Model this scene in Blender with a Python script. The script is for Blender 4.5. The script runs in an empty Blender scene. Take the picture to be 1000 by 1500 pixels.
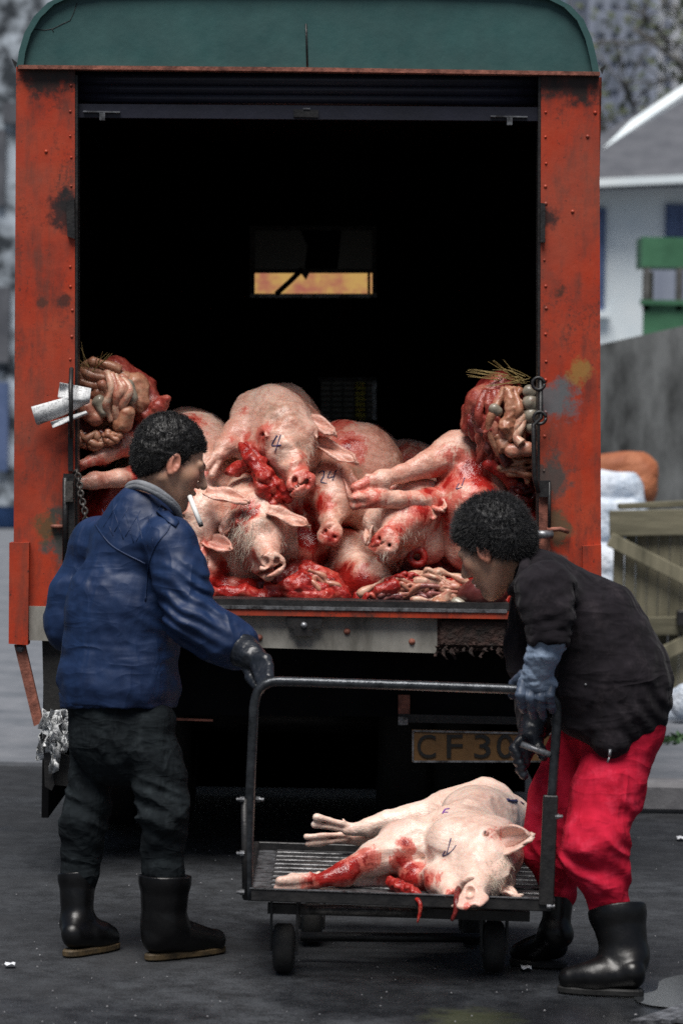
import bpy, math, random
import numpy as np
from mathutils import Vector, Matrix, Euler
from mathutils.bvhtree import BVHTree
import openvdb

random.seed(7)
RNG = np.random.default_rng(11)
SC = bpy.context.scene
COL = SC.collection
R = math.radians

# ------------------------------------------------------------------ camera
FPX = 4167.0            # focal length in pixels of the 1000 x 1500 photograph (100 mm on 36 mm height)
CAM_Z = 1.6
PITCH = math.atan(140 / FPX)
ROLL = R(1.0)
cam = bpy.data.cameras.new("camera"); cam_o = bpy.data.objects.new("camera", cam); COL.objects.link(cam_o)
CAM_M = Euler((math.pi / 2 - PITCH, 0, 0)).to_matrix() @ Matrix.Rotation(ROLL, 3, 'Z')
cam_o.matrix_world = Matrix.Translation((0, 0, CAM_Z)) @ CAM_M.to_4x4()
cam.sensor_fit = 'VERTICAL'; cam.sensor_height = 36; cam.sensor_width = 24; cam.lens = 100
cam.clip_start = 0.1; cam.clip_end = 600
cam.dof.use_dof = True; cam.dof.focus_distance = 9.0; cam.dof.aperture_fstop = 3.6
SC.camera = cam_o

# ------------------------------------------------------------------ sky, sun, exposure
SUN_EL, SUN_AZ = 66, -16
w = bpy.data.worlds.new("World"); SC.world = w; w.use_nodes = True
nt = w.node_tree; bg = nt.nodes["Background"]
sky = nt.nodes.new("ShaderNodeTexSky"); sky.sky_type = 'NISHITA'; sky.sun_disc = False
sky.sun_elevation = R(SUN_EL); sky.sun_rotation = R(180 + SUN_AZ); sky.dust_density = 3.0; sky.air_density = 1.0
nt.links.new(sky.outputs[0], bg.inputs[0]); bg.inputs[1].default_value = 0.05
sun = bpy.data.lights.new("sun", 'SUN'); sun.energy = 4.7; sun.angle = R(34); sun.color = (1.0, 0.97, 0.93)
sun_o = bpy.data.objects.new("sun", sun); COL.objects.link(sun_o)
sun_o.rotation_euler = (R(90 - SUN_EL), 0, R(SUN_AZ))
SC.view_settings.view_transform = 'Standard'; SC.view_settings.look = 'None'
SC.view_settings.gamma = 1; SC.view_settings.use_curve_mapping = False
SC.view_settings.exposure = 0.0
SC.cycles.use_denoising = False
SC.cycles.max_bounces = 6; SC.cycles.sample_clamp_indirect = 2.0; SC.cycles.sample_clamp_direct = 6.0

# ------------------------------------------------------------------ placing helpers: a photograph pixel and a distance give a point
def ray(px, py):
    return CAM_M @ Vector(((px - 500) / FPX, -(py - 750) / FPX, -1))
def W(px, py, d):
    v = ray(px, py); return Vector((0, 0, CAM_Z)) + v * (d / v.y)
def G(px, py, z=0.0):
    v = ray(px, py); return Vector((0, 0, CAM_Z)) + v * ((z - CAM_Z) / v.z)
def rad(rpx, d): return rpx * d / FPX
def V(*a): return Vector(a)

# ------------------------------------------------------------------ object helpers
def tag(o, label=None, cat=None, group=None, kind=None):
    if label: o["label"] = label
    if cat: o["category"] = cat
    if group: o["group"] = group
    if kind: o["kind"] = kind
    return o
def empty(name, loc, label, cat, group=None):
    o = bpy.data.objects.new(name, None); COL.objects.link(o); o.location = loc; o.empty_display_size = .1
    return tag(o, label, cat, group)
def link(name, me, m=None, parent=None):
    o = bpy.data.objects.new(name, me); COL.objects.link(o)
    if m is not None and len(me.materials) == 0: me.materials.append(m)
    if parent is not None:
        o.parent = parent
        pm = parent; off = Vector((0, 0, 0))
        while pm: off += pm.location; pm = pm.parent
        o.location = -off
    return o
def np_mesh(name, v, quads, smooth=True):
    me = bpy.data.meshes.new(name); n, q = len(v), len(quads)
    me.vertices.add(n); me.vertices.foreach_set("co", np.asarray(v, np.float32).ravel())
    me.loops.add(q * 4); me.loops.foreach_set("vertex_index", np.asarray(quads, np.int32).ravel())
    me.polygons.add(q); me.polygons.foreach_set("loop_start", np.arange(0, q * 4, 4, dtype=np.int32))
    me.polygons.foreach_set("loop_total", np.full(q, 4, np.int32))
    me.update(calc_edges=True)
    me.polygons.foreach_set("use_smooth", np.full(q, smooth, bool))
    return me
def set_attr(me, name, arr):
    a = me.attributes.get(name) or me.attributes.new(name, 'FLOAT', 'POINT')
    a.data.foreach_set("value", np.asarray(arr, np.float32))

class MB:
    """collects boxes, bars, tubes and sheets; build() links them as one mesh object"""
    def __init__(s): s.v = []; s.f = []; s.sm = []
    def add(s, vs, fs, smooth=False):
        n = len(s.v); s.v += [tuple(p) for p in vs]; s.f += [tuple(i + n for i in f) for f in fs]; s.sm += [smooth] * len(fs); return s
    def hexa(s, a, b, smooth=False):
        """two quads of four corners in the same turning sense -> a solid"""
        return s.add(list(a) + list(b), [(3, 2, 1, 0), (4, 5, 6, 7)] + [(i, (i + 1) % 4, 4 + (i + 1) % 4, 4 + i) for i in range(4)], smooth)
    def box(s, c, half, M=None, bev=0.0):
        x, y, z = half; b = min(bev, x * .6, y * .6, z * .6); M = M or Matrix.Identity(3); c = Vector(c)
        if b <= 0:
            P = [c + M @ Vector((sx * x, sy * y, sz * z)) for sz in (-1, 1) for sx, sy in ((-1, -1), (1, -1), (1, 1), (-1, 1))]
            return s.add(P, [(3, 2, 1, 0), (4, 5, 6, 7), (0, 1, 5, 4), (1, 2, 6, 5), (2, 3, 7, 6), (3, 0, 4, 7)])
        rings = []
        for zz, ins in ((-z, b), (-z + b, 0), (z - b, 0), (z, b)):
            xx, yy = x - ins, y - ins
            rings.append([(xx, -yy + b), (xx, yy - b), (xx - b, yy), (-xx + b, yy), (-xx, yy - b), (-xx, -yy + b), (-xx + b, -yy), (xx - b, -yy)])
        P = []
        for (zz, _), rg in zip(((-z, b), (-z + b, 0), (z - b, 0), (z, b)), rings):
            P += [c + M @ Vector((q[0], q[1], zz)) for q in rg]
        F = [tuple(range(7, -1, -1)), tuple(range(24, 32))]
        for k in range(3):
            F += [(k * 8 + i, k * 8 + (i + 1) % 8, k * 8 + 8 + (i + 1) % 8, k * 8 + 8 + i) for i in range(8)]
        return s.add(P, F)
    def bar(s, a, b, w, t, up=(0, 0, 1), bev=0.0):
        a, b = Vector(a), Vector(b); d = (b - a); L = d.length; d.normalize(); u = Vector(up); u = (u - d * u.dot(d)).normalized(); r = d.cross(u)
        return s.box((a + b) / 2, (L / 2, t / 2, w / 2), Matrix((d, -r, u)).transposed(), bev)
    def tube(s, pts, r, n=10, cap=True, smooth=True, flat=None):
        pts = [Vector(p) for p in pts]; m = len(pts); rr = r if isinstance(r, (list, tuple, np.ndarray)) else [r] * m
        T = [(pts[min(i + 1, m - 1)] - pts[max(i - 1, 0)]).normalized() for i in range(m)]
        u = T[0].orthogonal().normalized(); P = []
        for i in range(m):
            u = u - T[i] * u.dot(T[i])
            u = u.normalized() if u.length > 1e-6 else T[i].orthogonal().normalized()
            w_ = T[i].cross(u)
            for k in range(n):
                a = 2 * math.pi * k / n; P.append(pts[i] + (u * math.cos(a) + w_ * math.sin(a)) * rr[i])
        F = [(i * n + k, i * n + (k + 1) % n, (i + 1) * n + (k + 1) % n, (i + 1) * n + k) for i in range(m - 1) for k in range(n)]
        s.add(P, F, smooth)
        if cap:
            b = len(s.v) - len(P); s.f += [tuple(b + k for k in range(n - 1, -1, -1)), tuple(b + (m - 1) * n + k for k in range(n))]; s.sm += [False] * 2
        return s
    def lathe(s, c, axis, prof, n=24, smooth=True):
        """prof: (along, radius) pairs about axis through c"""
        axis = Vector(axis).normalized(); u = axis.orthogonal().normalized(); w_ = axis.cross(u); c = Vector(c); P = []
        for (t, r) in prof:
            for k in range(n):
                a = 2 * math.pi * k / n; P.append(c + axis * t + (u * math.cos(a) + w_ * math.sin(a)) * r)
        F = [(i * n + k, i * n + (k + 1) % n, (i + 1) * n + (k + 1) % n, (i + 1) * n + k) for i in range(len(prof) - 1) for k in range(n)]
        return s.add(P, F, smooth)
    def dome(s, c, axis, r, h):
        return s.lathe(c, axis, [(0, r), (h * .6, r * .8), (h, r * .3), (h, 0.0001)], 8)
    def grid(s, fn, nu, nv, smooth=True, thick=0.0):
        P = [Vector(fn(i / nu, j / nv)) for i in range(nu + 1) for j in range(nv + 1)]; m = nv + 1
        F = [(i * m + j, (i + 1) * m + j, (i + 1) * m + j + 1, i * m + j + 1) for i in range(nu) for j in range(nv)]
        if thick:
            N = [Vector((0, 0, 0)) for _ in P]
            for f in F:
                nn = (P[f[2]] - P[f[0]]).cross(P[f[3]] - P[f[1]])
                for q in f: N[q] += nn
            Q = [p - n.normalized() * thick if n.length > 0 else p for p, n in zip(P, N)]; k = len(P)
            F2 = [tuple(q + k for q in reversed(f)) for f in F]
            E = []
            for i in range(nu): E += [(i * m, i * m + k, (i + 1) * m + k, (i + 1) * m), ((i + 1) * m + nv, (i + 1) * m + nv + k, i * m + nv + k, i * m + nv)]
            for j in range(nv): E += [(j + 1, j + 1 + k, j + k, j), (nu * m + j, nu * m + j + k, nu * m + j + 1 + k, nu * m + j + 1)]
            return s.add(P + Q, F + F2 + E, smooth)
        return s.add(P, F, smooth)
    def mesh(s, name):
        me = bpy.data.meshes.new(name); me.from_pydata(s.v, [], s.f); me.polygons.foreach_set("use_smooth", s.sm); me.update(); return me
    def build(s, name, m, parent=None): return link(name, s.mesh(name), m, parent)

def smooth_path(pts, n=6):
    """Catmull-Rom through the points"""
    pts = [Vector(p) for p in pts]; out = []
    for i in range(len(pts) - 1):
        p0, p1, p2, p3 = pts[max(i - 1, 0)], pts[i], pts[i + 1], pts[min(i + 2, len(pts) - 1)]
        for k in range(n):
            t = k / n
            out.append(.5 * ((2 * p1) + (p2 - p0) * t + (2 * p0 - 5 * p1 + 4 * p2 - p3) * t * t + (3 * p1 - p0 - 3 * p2 + p3) * t ** 3))
    out.append(pts[-1]); return out

# ------------------------------------------------------------------ numeric noise
_TAB = np.random.default_rng(3).random((32, 32, 32)).astype(np.float32)
_ROT = np.array(Euler((.7, 1.1, .45)).to_matrix(), np.float32)
def noise(P, freq=1.0, seed=0):
    q = (np.asarray(P, np.float32) @ _ROT) * freq + np.float32(seed * 7.31 + 100); i = np.floor(q).astype(np.int32); f = q - i; f = f * f * (3 - 2 * f); i &= 31; j = (i + 1) & 31
    x0, y0, z0 = i[..., 0], i[..., 1], i[..., 2]; x1, y1, z1 = j[..., 0], j[..., 1], j[..., 2]; fx, fy, fz = f[..., 0], f[..., 1], f[..., 2]
    a = _TAB[x0, y0, z0] * (1 - fx) + _TAB[x1, y0, z0] * fx; b = _TAB[x0, y1, z0] * (1 - fx) + _TAB[x1, y1, z0] * fx
    c = _TAB[x0, y0, z1] * (1 - fx) + _TAB[x1, y0, z1] * fx; d = _TAB[x0, y1, z1] * (1 - fx) + _TAB[x1, y1, z1] * fx
    return ((a * (1 - fy) + b * fy) * (1 - fz) + (c * (1 - fy) + d * fy) * fz) * 2 - 1
def fbm(P, freq, oct=3, seed=0):
    s = 0; a = 1
    for k in range(oct): s = s + a * noise(P, freq * 2 ** k, seed + k); a *= .5
    return s

# ------------------------------------------------------------------ soft solids: rounded limbs blended into ONE continuous skin
class Sdf:
    def __init__(s): s.ops = []
    def cone(s, a, b, ra, rb, k=.02, sq=None, sub=False):
        s.ops.append(('c', np.array(a, float), np.array(b, float), ra, rb, k, sq, sub)); return s
    def chain(s, pts, k=.02, sq=None):
        """pts: (point, radius)"""
        for (a, ra), (b, rb) in zip(pts, pts[1:]): s.cone(a, b, ra, rb, k, sq)
        return s
    def ball(s, c, r, k=.02, sub=False): return s.cone(c, Vector(c) + Vector((0, 0, 1e-4)), r, r, k, None, sub)
    def ell(s, c, r, M=None, k=.02, sub=False):
        s.ops.append(('e', np.array(c, float), np.array(r, float), np.array(M if M is not None else Matrix.Identity(3), float), None, k, None, sub)); return s
    def cut(s, p, n, k=.004):
        """throw away the half space on the side n points to"""
        s.ops.append(('p', np.array(p, float), np.array(Vector(n).normalized(), float), 0, 0, k, None, True)); return s
    def _box(s, o):
        if o[0] == 'c':
            r = max(o[3], o[4]) * (1 / min(1, o[6][1]) if o[6] else 1); return np.minimum(o[1], o[2]) - r, np.maximum(o[1], o[2]) + r
        r = np.abs(o[3]) @ o[2]; return o[1] - r, o[1] + r
    def build(s, h, disp=None, post=None, band=.02):
        B = [s._box(o) for o in s.ops if not o[7]]
        lo = np.min([b[0] for b in B], 0) - 4 * h - .012; hi = np.max([b[1] for b in B], 0) + 4 * h + .012
        n = np.ceil((hi - lo) / h).astype(int) + 1; A = np.full(n, 1.0, np.float32)
        ax = [(lo[i] + h * np.arange(n[i])).astype(np.float32) for i in range(3)]
        for o in s.ops:
            k = o[5]
            if o[0] == 'p': i0 = np.zeros(3, int); i1 = n
            else:
                b0, b1 = s._box(o); mg = k + 3 * h + .004
                i0 = np.clip(np.floor((b0 - mg - lo) / h).astype(int), 0, n); i1 = np.clip(np.ceil((b1 + mg - lo) / h).astype(int) + 1, 0, n)
            if np.any(i1 <= i0): continue
            sl = tuple(slice(a, b) for a, b in zip(i0, i1))
            X, Y, Z = np.meshgrid(ax[0][sl[0]], ax[1][sl[1]], ax[2][sl[2]], indexing='ij', sparse=True)
            if o[0] == 'c':
                a, b = o[1].copy(), o[2].copy(); x, y, z = X - np.float32(a[0]), Y - np.float32(a[1]), Z - np.float32(a[2]); ba = b - a
                if o[6]:
                    nn = np.array(o[6][0], float); g = o[6][1] - 1; dt = (x * np.float32(nn[0]) + y * np.float32(nn[1]) + z * np.float32(nn[2])) * np.float32(g)
                    x = x + dt * np.float32(nn[0]); y = y + dt * np.float32(nn[1]); z = z + dt * np.float32(nn[2]); ba = ba + nn * (ba @ nn) * g
                L2 = max(ba @ ba, 1e-12); t = np.clip((x * np.float32(ba[0]) + y * np.float32(ba[1]) + z * np.float32(ba[2])) * np.float32(1 / L2), 0, 1)
                D = np.sqrt((x - t * np.float32(ba[0])) ** 2 + (y - t * np.float32(ba[1])) ** 2 + (z - t * np.float32(ba[2])) ** 2) - (np.float32(o[3]) + t * np.float32(o[4] - o[3]))
            elif o[0] == 'e':
                x, y, z = X - np.float32(o[1][0]), Y - np.float32(o[1][1]), Z - np.float32(o[1][2]); M = o[3].astype(np.float32); r = o[2].astype(np.float32)
                k0 = 0; k1 = 0
                for i in range(3):
                    q = x * M[0, i] + y * M[1, i] + z * M[2, i]; k0 = k0 + (q / r[i]) ** 2; k1 = k1 + (q / r[i] ** 2) ** 2
                k0 = np.sqrt(k0); D = k0 * (k0 - 1) / np.maximum(np.sqrt(k1), 1e-6)
            else:
                D = -((X - np.float32(o[1][0])) * np.float32(o[2][0]) + (Y - np.float32(o[1][1])) * np.float32(o[2][1]) + (Z - np.float32(o[1][2])) * np.float32(o[2][2]))
            S = A[sl]
            if o[7]: D = -D if o[0] != 'p' else -D
            if o[7]: m = np.maximum(S, D); A[sl] = m + np.maximum(k - np.abs(S - D), 0) ** 2 / (4 * k)
            else: m = np.minimum(S, D); A[sl] = m - np.maximum(k - np.abs(S - D), 0) ** 2 / (4 * k)
        if disp or post:
            idx = np.nonzero(np.abs(A) < band); P = np.stack([ax[i][idx[i]] for i in range(3)], 1)
            d = A[idx]
            if disp: d = d + disp(P).astype(np.float32)
            if post: d = post(P, d).astype(np.float32)
            A[idx] = d
        A = np.clip(A, -3 * h, 3 * h)
        g = openvdb.FloatGrid(3 * h); g.copyFromArray(np.ascontiguousarray(A, dtype=np.float32))
        pts, quads = g.convertToQuads(0.0)
        return np.asarray(pts, np.float64) * h + lo, np.asarray(quads)[:, ::-1]
def flip_check(v, q):
    a, b, c, d = (v[q[:, i]] for i in range(4)); vol = np.einsum('ij,ij->i', a, np.cross(b, c)).sum() + np.einsum('ij,ij->i', a, np.cross(c, d)).sum()
    return q if vol > 0 else q[:, ::-1]
def body(name, sdf, h, m, parent=None, disp=None, post=None, xf=None, band=.02):
    v, q = sdf.build(h, disp, post, band); q = flip_check(v, q)
    if xf is not None:
        M = np.array(xf); v = v @ M[:3, :3].T + M[:3, 3]
    return link(name, np_mesh(name, v, q), m, parent)

# ------------------------------------------------------------------ material helpers
class NT:
    def __init__(s, name):
        s.m = bpy.data.materials.new(name); s.m.use_nodes = True; s.t = s.m.node_tree; s.b = s.t.nodes["Principled BSDF"]; s._c = None
    def n(s, ty, **kw):
        x = s.t.nodes.new("ShaderNode" + ty)
        for k, v in kw.items(): setattr(x, k, v)
        return x
    def l(s, a, b): s.t.links.new(a, b)
    def coord(s):
        if s._c is None: s._c = s.n("NewGeometry").outputs["Position"]
        return s._c
    def mapped(s, sc, rot=(0, 0, 0)):
        mp = s.n("Mapping"); mp.inputs["Scale"].default_value = sc; mp.inputs["Rotation"].default_value = rot; s.l(s.coord(), mp.inputs[0]); return mp.outputs[0]
    def noise(s, scale, detail=5, rough=.6, sc=None, dist=0, rot=(0, 0, 0)):
        x = s.n("TexNoise"); x.inputs["Scale"].default_value = scale; x.inputs["Detail"].default_value = detail; x.inputs["Roughness"].default_value = rough; x.inputs["Distortion"].default_value = dist
        s.l(s.mapped(sc, rot) if sc else s.coord(), x.inputs["Vector"]); return x.outputs["Fac"]
    def ramp(s, f, stops):
        r = s.n("ValToRGB"); e = r.color_ramp.elements
        while len(e) < len(stops): e.new(.5)
        for x, (p, c) in zip(e, stops): x.position = p; x.color = (c if isinstance(c, tuple) else (c, c, c)) + (1,)
        s.l(f, r.inputs[0]); return r.outputs[0]
    def mix(s, f, a, b, mode='MIX'):
        x = s.n("Mix", data_type='RGBA', blend_type=mode)
        for i, q in ((0, f), (6, a), (7, b)):
            if isinstance(q, (int, float)): x.inputs[i].default_value = q if i == 0 else (q, q, q, 1)
            elif isinstance(q, tuple): x.inputs[i].default_value = q + (1,)
            else: s.l(q, x.inputs[i])
        return x.outputs[2]
    def math(s, op, a, b=0.0, clamp=False):
        x = s.n("Math", operation=op, use_clamp=clamp)
        for i, q in ((0, a), (1, b)):
            if isinstance(q, (int, float)): x.inputs[i].default_value = q
            else: s.l(q, x.inputs[i])
        return x.outputs[0]
    def attr(s, name): return s.n("Attribute", attribute_name=name).outputs["Fac"]
    def patch(s, p, r, wob=.6, freq=22, edge=.35):
        """a stain of its own shape round the world point p"""
        d = s.n("VectorMath", operation='DISTANCE'); s.l(s.coord(), d.inputs[0]); d.inputs[1].default_value = p
        f = s.math('SUBTRACT', 1.0, s.math('DIVIDE', d.outputs["Value"], r)); f = s.math('ADD', f, s.math('MULTIPLY', s.math('SUBTRACT', s.noise(freq, 6, .7), .5), wob * 2))
        return s.math('DIVIDE', f, edge, True)
    def bump(s, f, strength=.3, dist=.01):
        x = s.n("Bump"); x.inputs["Strength"].default_value = strength; x.inputs["Distance"].default_value = dist; s.l(f, x.inputs["Height"]); s.l(x.outputs[0], s.b.inputs["Normal"])
    def set(s, **kw):
        for k, v in kw.items():
            i = s.b.inputs[k.replace('_', ' ')]
            if isinstance(v, (int, float)): i.default_value = v
            elif isinstance(v, tuple): i.default_value = v + (1,) if len(v) == 3 and i.type == 'RGBA' else v
            else: s.l(v, i)
        return s
def pmat(name, c1, c2, scale=8, rough=.6, bump=.2, bs=60, metal=0.0, lo=.35, hi=.65, sc=None, spec=.5, rv=.0, bd=.005):
    t = NT(name); f = t.noise(scale, 6, .65, sc); t.set(Base_Color=t.ramp(f, [(lo, c1), (hi, c2)]), Metallic=metal, Specular_IOR_Level=spec)
    if rv: t.set(Roughness=t.ramp(t.noise(scale * 2.3, 4), [(.3, max(rough - rv, .03)), (.7, min(rough + rv, 1))]))
    else: t.set(Roughness=rough)
    if bump: t.bump(t.noise(bs, 4, .6, sc), bump, bd)
    return t.m
# ------------------------------------------------------------------ materials
def asphalt():
    t = NT("asphalt"); fine = t.noise(190, 3, .7); big = t.noise(1.1, 5, .6); mid = t.noise(9, 5, .7)
    c = t.mix(t.ramp(t.math('ADD', t.math('MULTIPLY', fine, .55), t.math('MULTIPLY', mid, .45)), [(.42, 0), (.60, 1)]), (.004, .005, .007), (.050, .055, .063)); c = t.mix(t.ramp(big, [(.40, 0), (.62, 1)]), c, t.mix(.6, c, (.014, .015, .017)))
    sp = t.n("TexVoronoi"); sp.inputs["Scale"].default_value = 26; t.l(t.coord(), sp.inputs["Vector"])
    chips = t.ramp(sp.outputs["Distance"], [(.05, 1), (.09, 0)]); pick = t.ramp(t.noise(31, 2), [(.55, 0), (.6, 1)])
    c = t.mix(t.math('MULTIPLY', chips, pick), c, (.12, .115, .105))
    moss = t.patch(G(690, 1490), .16, .9, 14, .6)
    c = t.mix(t.math('MULTIPLY', moss, .7), c, t.mix(fine, (.03, .035, .015), (.10, .11, .055)))
    wet = t.math('MAXIMUM', t.patch(G(960, 1500), .75, .5, 3.5, .5), t.patch(G(560, 1460), .4, .6, 5, .5)); wet = t.math('MAXIMUM', wet, t.ramp(t.noise(.9, 4, .6), [(.6, 0), (.7, .75)]))
    c = t.mix(t.math('MULTIPLY', wet, .45), c, (.012, .013, .015))
    rf = t.mix(wet, t.mix(mid, (.62, .62, .62), (.85, .85, .85)), t.mix(mid, (.12, .12, .12), (.34, .34, .34)))
    t.set(Base_Color=c, Roughness=rf, Specular_IOR_Level=.5)
    h = t.math('ADD', t.math('MULTIPLY', fine, .5), t.math('MULTIPLY', mid, .9)); h = t.mix(wet, h, t.math('MULTIPLY', h, .35)); t.bump(h, .7, .006); return t.m
def red_paint():
    t = NT("red_paint"); f1 = t.noise(3.2, 6, .65); f2 = t.noise(14, 6, .7, (1, 1, .35)); c = t.ramp(f1, [(.3, (.25, .024, .010)), (.48, (.40, .038, .012)), (.72, (.42, .066, .027))])
    c = t.mix(t.ramp(f2, [(.48, 0), (.68, .85)]), c, (.12, .024, .014))
    f3 = t.noise(6.5, 7, .75, (1, 1, .5), .6); c = t.mix(t.ramp(t.math('ADD', t.math('MULTIPLY', f3, .6), t.math('MULTIPLY', t.noise(70, 5, .8), .4)), [(.53, 0), (.62, .8)]), c, (.035, .020, .016)); c = t.mix(t.ramp(t.noise(2.1, 5, .6), [(.45, 0), (.75, .5)]), c, (.21, .085, .055))                     # rubbed, dirty
    c = t.mix(t.ramp(t.noise(40, 6, .75), [(.61, 0), (.66, .8)]), c, (.045, .020, .014))      # chips
    st = t.noise(22, 4, .6, (1, 1, .06)); c = t.mix(t.ramp(st, [(.58, 0), (.75, .45)]), c, (.12, .045, .03))
    for (px, py, r, col) in ((98, 310, .085, (.012, .012, .013)), (100, 295, .05, (.012, .012, .013)), (800, 320, .05, (.015, .014, .014)), (815, 588, .085, (.10, .13, .14)), (850, 545, .05, (.30, .16, .04)), (96, 800, .08, (.05, .075, .07)), (70, 772, .055, (.10, .07, .03)), (112, 770, .1, (.04, .05, .045)), (815, 775, .07, (.10, .075, .04)), (805, 830, .06, (.06, .09, .09)), (800, 700, .09, (.05, .06, .055)), (92, 440, .035, (.05, .02, .015)), (60, 440, .025, (.08, .03, .02)), (822, 425, .03, (.07, .025, .015)), (76, 105, .11, (.02, .014, .012)), (835, 112, .11, (.02, .014, .012)), (50, 108, .07, (.02, .014, .012)), (100, 108, .07, (.02, .014, .012)), (860, 117, .07, (.02, .014, .012)), (800, 115, .07, (.02, .014, .012))):
        c = t.mix(t.math('MULTIPLY', t.patch(W(px, py, 9.69), r, 1.25, 17, .45), .88), c, col)
    t.set(Base_Color=c, Roughness=t.ramp(f2, [(.3, .38), (.7, .62)]), Specular_IOR_Level=.4); t.bump(t.noise(30, 5, .6), .25, .004); return t.m
def skin():
    t = NT("pig_skin"); a = t.noise(11, 6, .65); b = t.noise(55, 4, .7); pk = t.attr("pink"); bl = t.attr("blood"); dr = t.attr("dirt")
    lg = t.noise(3.5, 4, .6); c = t.ramp(t.math('ADD', t.math('ADD', a, t.math('MULTIPLY', t.math('SUBTRACT', b, .5), .5)), t.math('MULTIPLY', t.math('SUBTRACT', lg, .5), .7)), [(.28, (.54, .23, .165)), (.42, (.70, .41, .31)), (.56, (.78, .54, .43)), (.74, (.84, .68, .57))])
    c = t.mix(t.math('MULTIPLY', t.math('ADD', pk, t.math('MULTIPLY', t.math('SUBTRACT', a, .5), 1.2)), .85, True), c, (.62, .24, .18))
    d2 = t.math('ADD', dr, t.math('MULTIPLY', t.math('SUBTRACT', t.noise(24, 7, .8), .5), 1.5)); c = t.mix(t.math('MULTIPLY', t.ramp(d2, [(.40, 0), (.85, 1)]), .75), c, (.20, .13, .085))
    wr = t.math('ABSOLUTE', t.math('SUBTRACT', t.noise(19, 4, .6, (.45, .45, 1), .8), .5)); we = t.attr('wear'); c = t.mix(t.math('MULTIPLY', we, t.ramp(wr, [(.0, .55), (.035, 0)])), c, (.46, .18, .125))
    c = t.mix(t.math('MULTIPLY', we, t.ramp(t.noise(120, 3, .6), [(.66, 0), (.71, .55)])), c, (.30, .13, .09)); c = t.mix(t.math('MULTIPLY', we, t.ramp(t.noise(7.5, 7, .72), [(.50, 0), (.70, .6)])), c, (.58, .27, .20)); c = t.mix(t.math('MULTIPLY', t.math('SUBTRACT', 1.0, we), .36), c, (.84, .72, .64))
    st = t.noise(16, 8, .78, (1, 1, .26), .9); st2 = t.noise(42, 5, .75, (1, 1, .5), .6)
    sp = t.math('ADD', t.math('ADD', bl, t.math('MULTIPLY', t.math('SUBTRACT', st, .5), 1.9)), t.math('MULTIPLY', t.math('SUBTRACT', st2, .5), .8))
    sp = t.mix(t.ramp(bl, [(.02, 0), (.14, 1)]), 0.0, sp)
    halo = t.ramp(bl, [(.05, 0), (.9, .62)]); c = t.mix(halo, c, (.62, .20, .14))
    thin = t.ramp(sp, [(.26, 0), (.42, .85)]); thick = t.ramp(sp, [(.58, 0), (.68, .96)])
    c = t.mix(t.attr('inner'), c, (.045, .016, .014)); c = t.mix(thin, c, t.ramp(st2, [(.4, (.46, .05, .035)), (.62, (.62, .13, .09))])); c = t.mix(thick, c, t.ramp(a, [(.35, (.20, .006, .006)), (.65, (.46, .018, .013))]))  # inner: dark lashes at the eyes, painted shade in nostrils and mouth
    t.set(Base_Color=c, Roughness=t.mix(thick, t.ramp(b, [(.3, .25), (.7, .42)]), .2), Specular_IOR_Level=.5, Subsurface_Weight=.2, Subsurface_Radius=(.03, .010, .006), Subsurface_Scale=.4)
    h = t.math('ADD', t.math('MULTIPLY', t.noise(26, 5, .65), .8), t.math('MULTIPLY', t.noise(160, 3, .6), .2)); h = t.math('ADD', h, t.math('MULTIPLY', wr, 1.1)); t.bump(h, .62, .009); return t.m
def meat(name, c1, c2, c3, rough=.2, scale=14, veins=0.0, bump=.5):
    t = NT(name); a = t.noise(scale, 6, .7, None, .8); c = t.ramp(a, [(.32, c1), (.5, c2), (.68, c3)])
    if veins: c = t.mix(t.math('MULTIPLY', t.ramp(t.noise(34, 6, .75, None, 2.0), [(.54, 0), (.62, 1)]), veins), c, (.36, .02, .015))
    t.set(Base_Color=c, Roughness=t.ramp(t.noise(40, 3), [(.3, rough), (.7, rough + .25)]), Subsurface_Weight=.08, Subsurface_Radius=(.02, .006, .004), Subsurface_Scale=.3); t.bump(t.noise(45, 5, .65), bump, .006); return t.m
def cloth(name, c1, c2, rough, weave=900, folds=.35, spec=.3, fscale=7, sheen=0.0, fsc=(1, 1, .55), fd=.02, worn=None):
    t = NT(name); c = t.ramp(t.noise(9, 6, .7), [(.3, c1), (.7, c2)]); c = t.mix(t.math('MULTIPLY', t.noise(260, 3, .7), .35), c, t.mix(.5, c, (.0, .0, .0)))
    if worn: c = t.mix(t.ramp(t.noise(16, 6, .7), [(.52, 0), (.8, .7)]), c, worn)
    t.set(Base_Color=c, Roughness=rough, Specular_IOR_Level=spec, Sheen_Weight=sheen)
    rdg = lambda sc_, rot: t.math('ABSOLUTE', t.math('SUBTRACT', t.noise(fscale * 1.6, 2, .5, sc_, .4, rot), .5))
    h = t.math('ADD', t.math('ADD', t.math('MULTIPLY', rdg((1, 1, .32), (0, R(38), 0)), -1.6), t.math('MULTIPLY', rdg((.4, .4, 1), (0, R(12), 0)), -1.2)), t.math('MULTIPLY', t.noise(weave, 2, .5), .012)); h = t.math('ADD', h, t.math('MULTIPLY', t.noise(fscale * 4, 3, .5, (1, 1, .5), .3), .12)); h = t.math('ADD', h, t.math('MULTIPLY', t.math('ABSOLUTE', t.math('SUBTRACT', t.noise(fscale * 2.6, 2, .5, (.45, .45, 1), .6, (0, R(-28), 0)), .5)), -.35)); t.bump(h, folds, fd); return t.m

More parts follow.
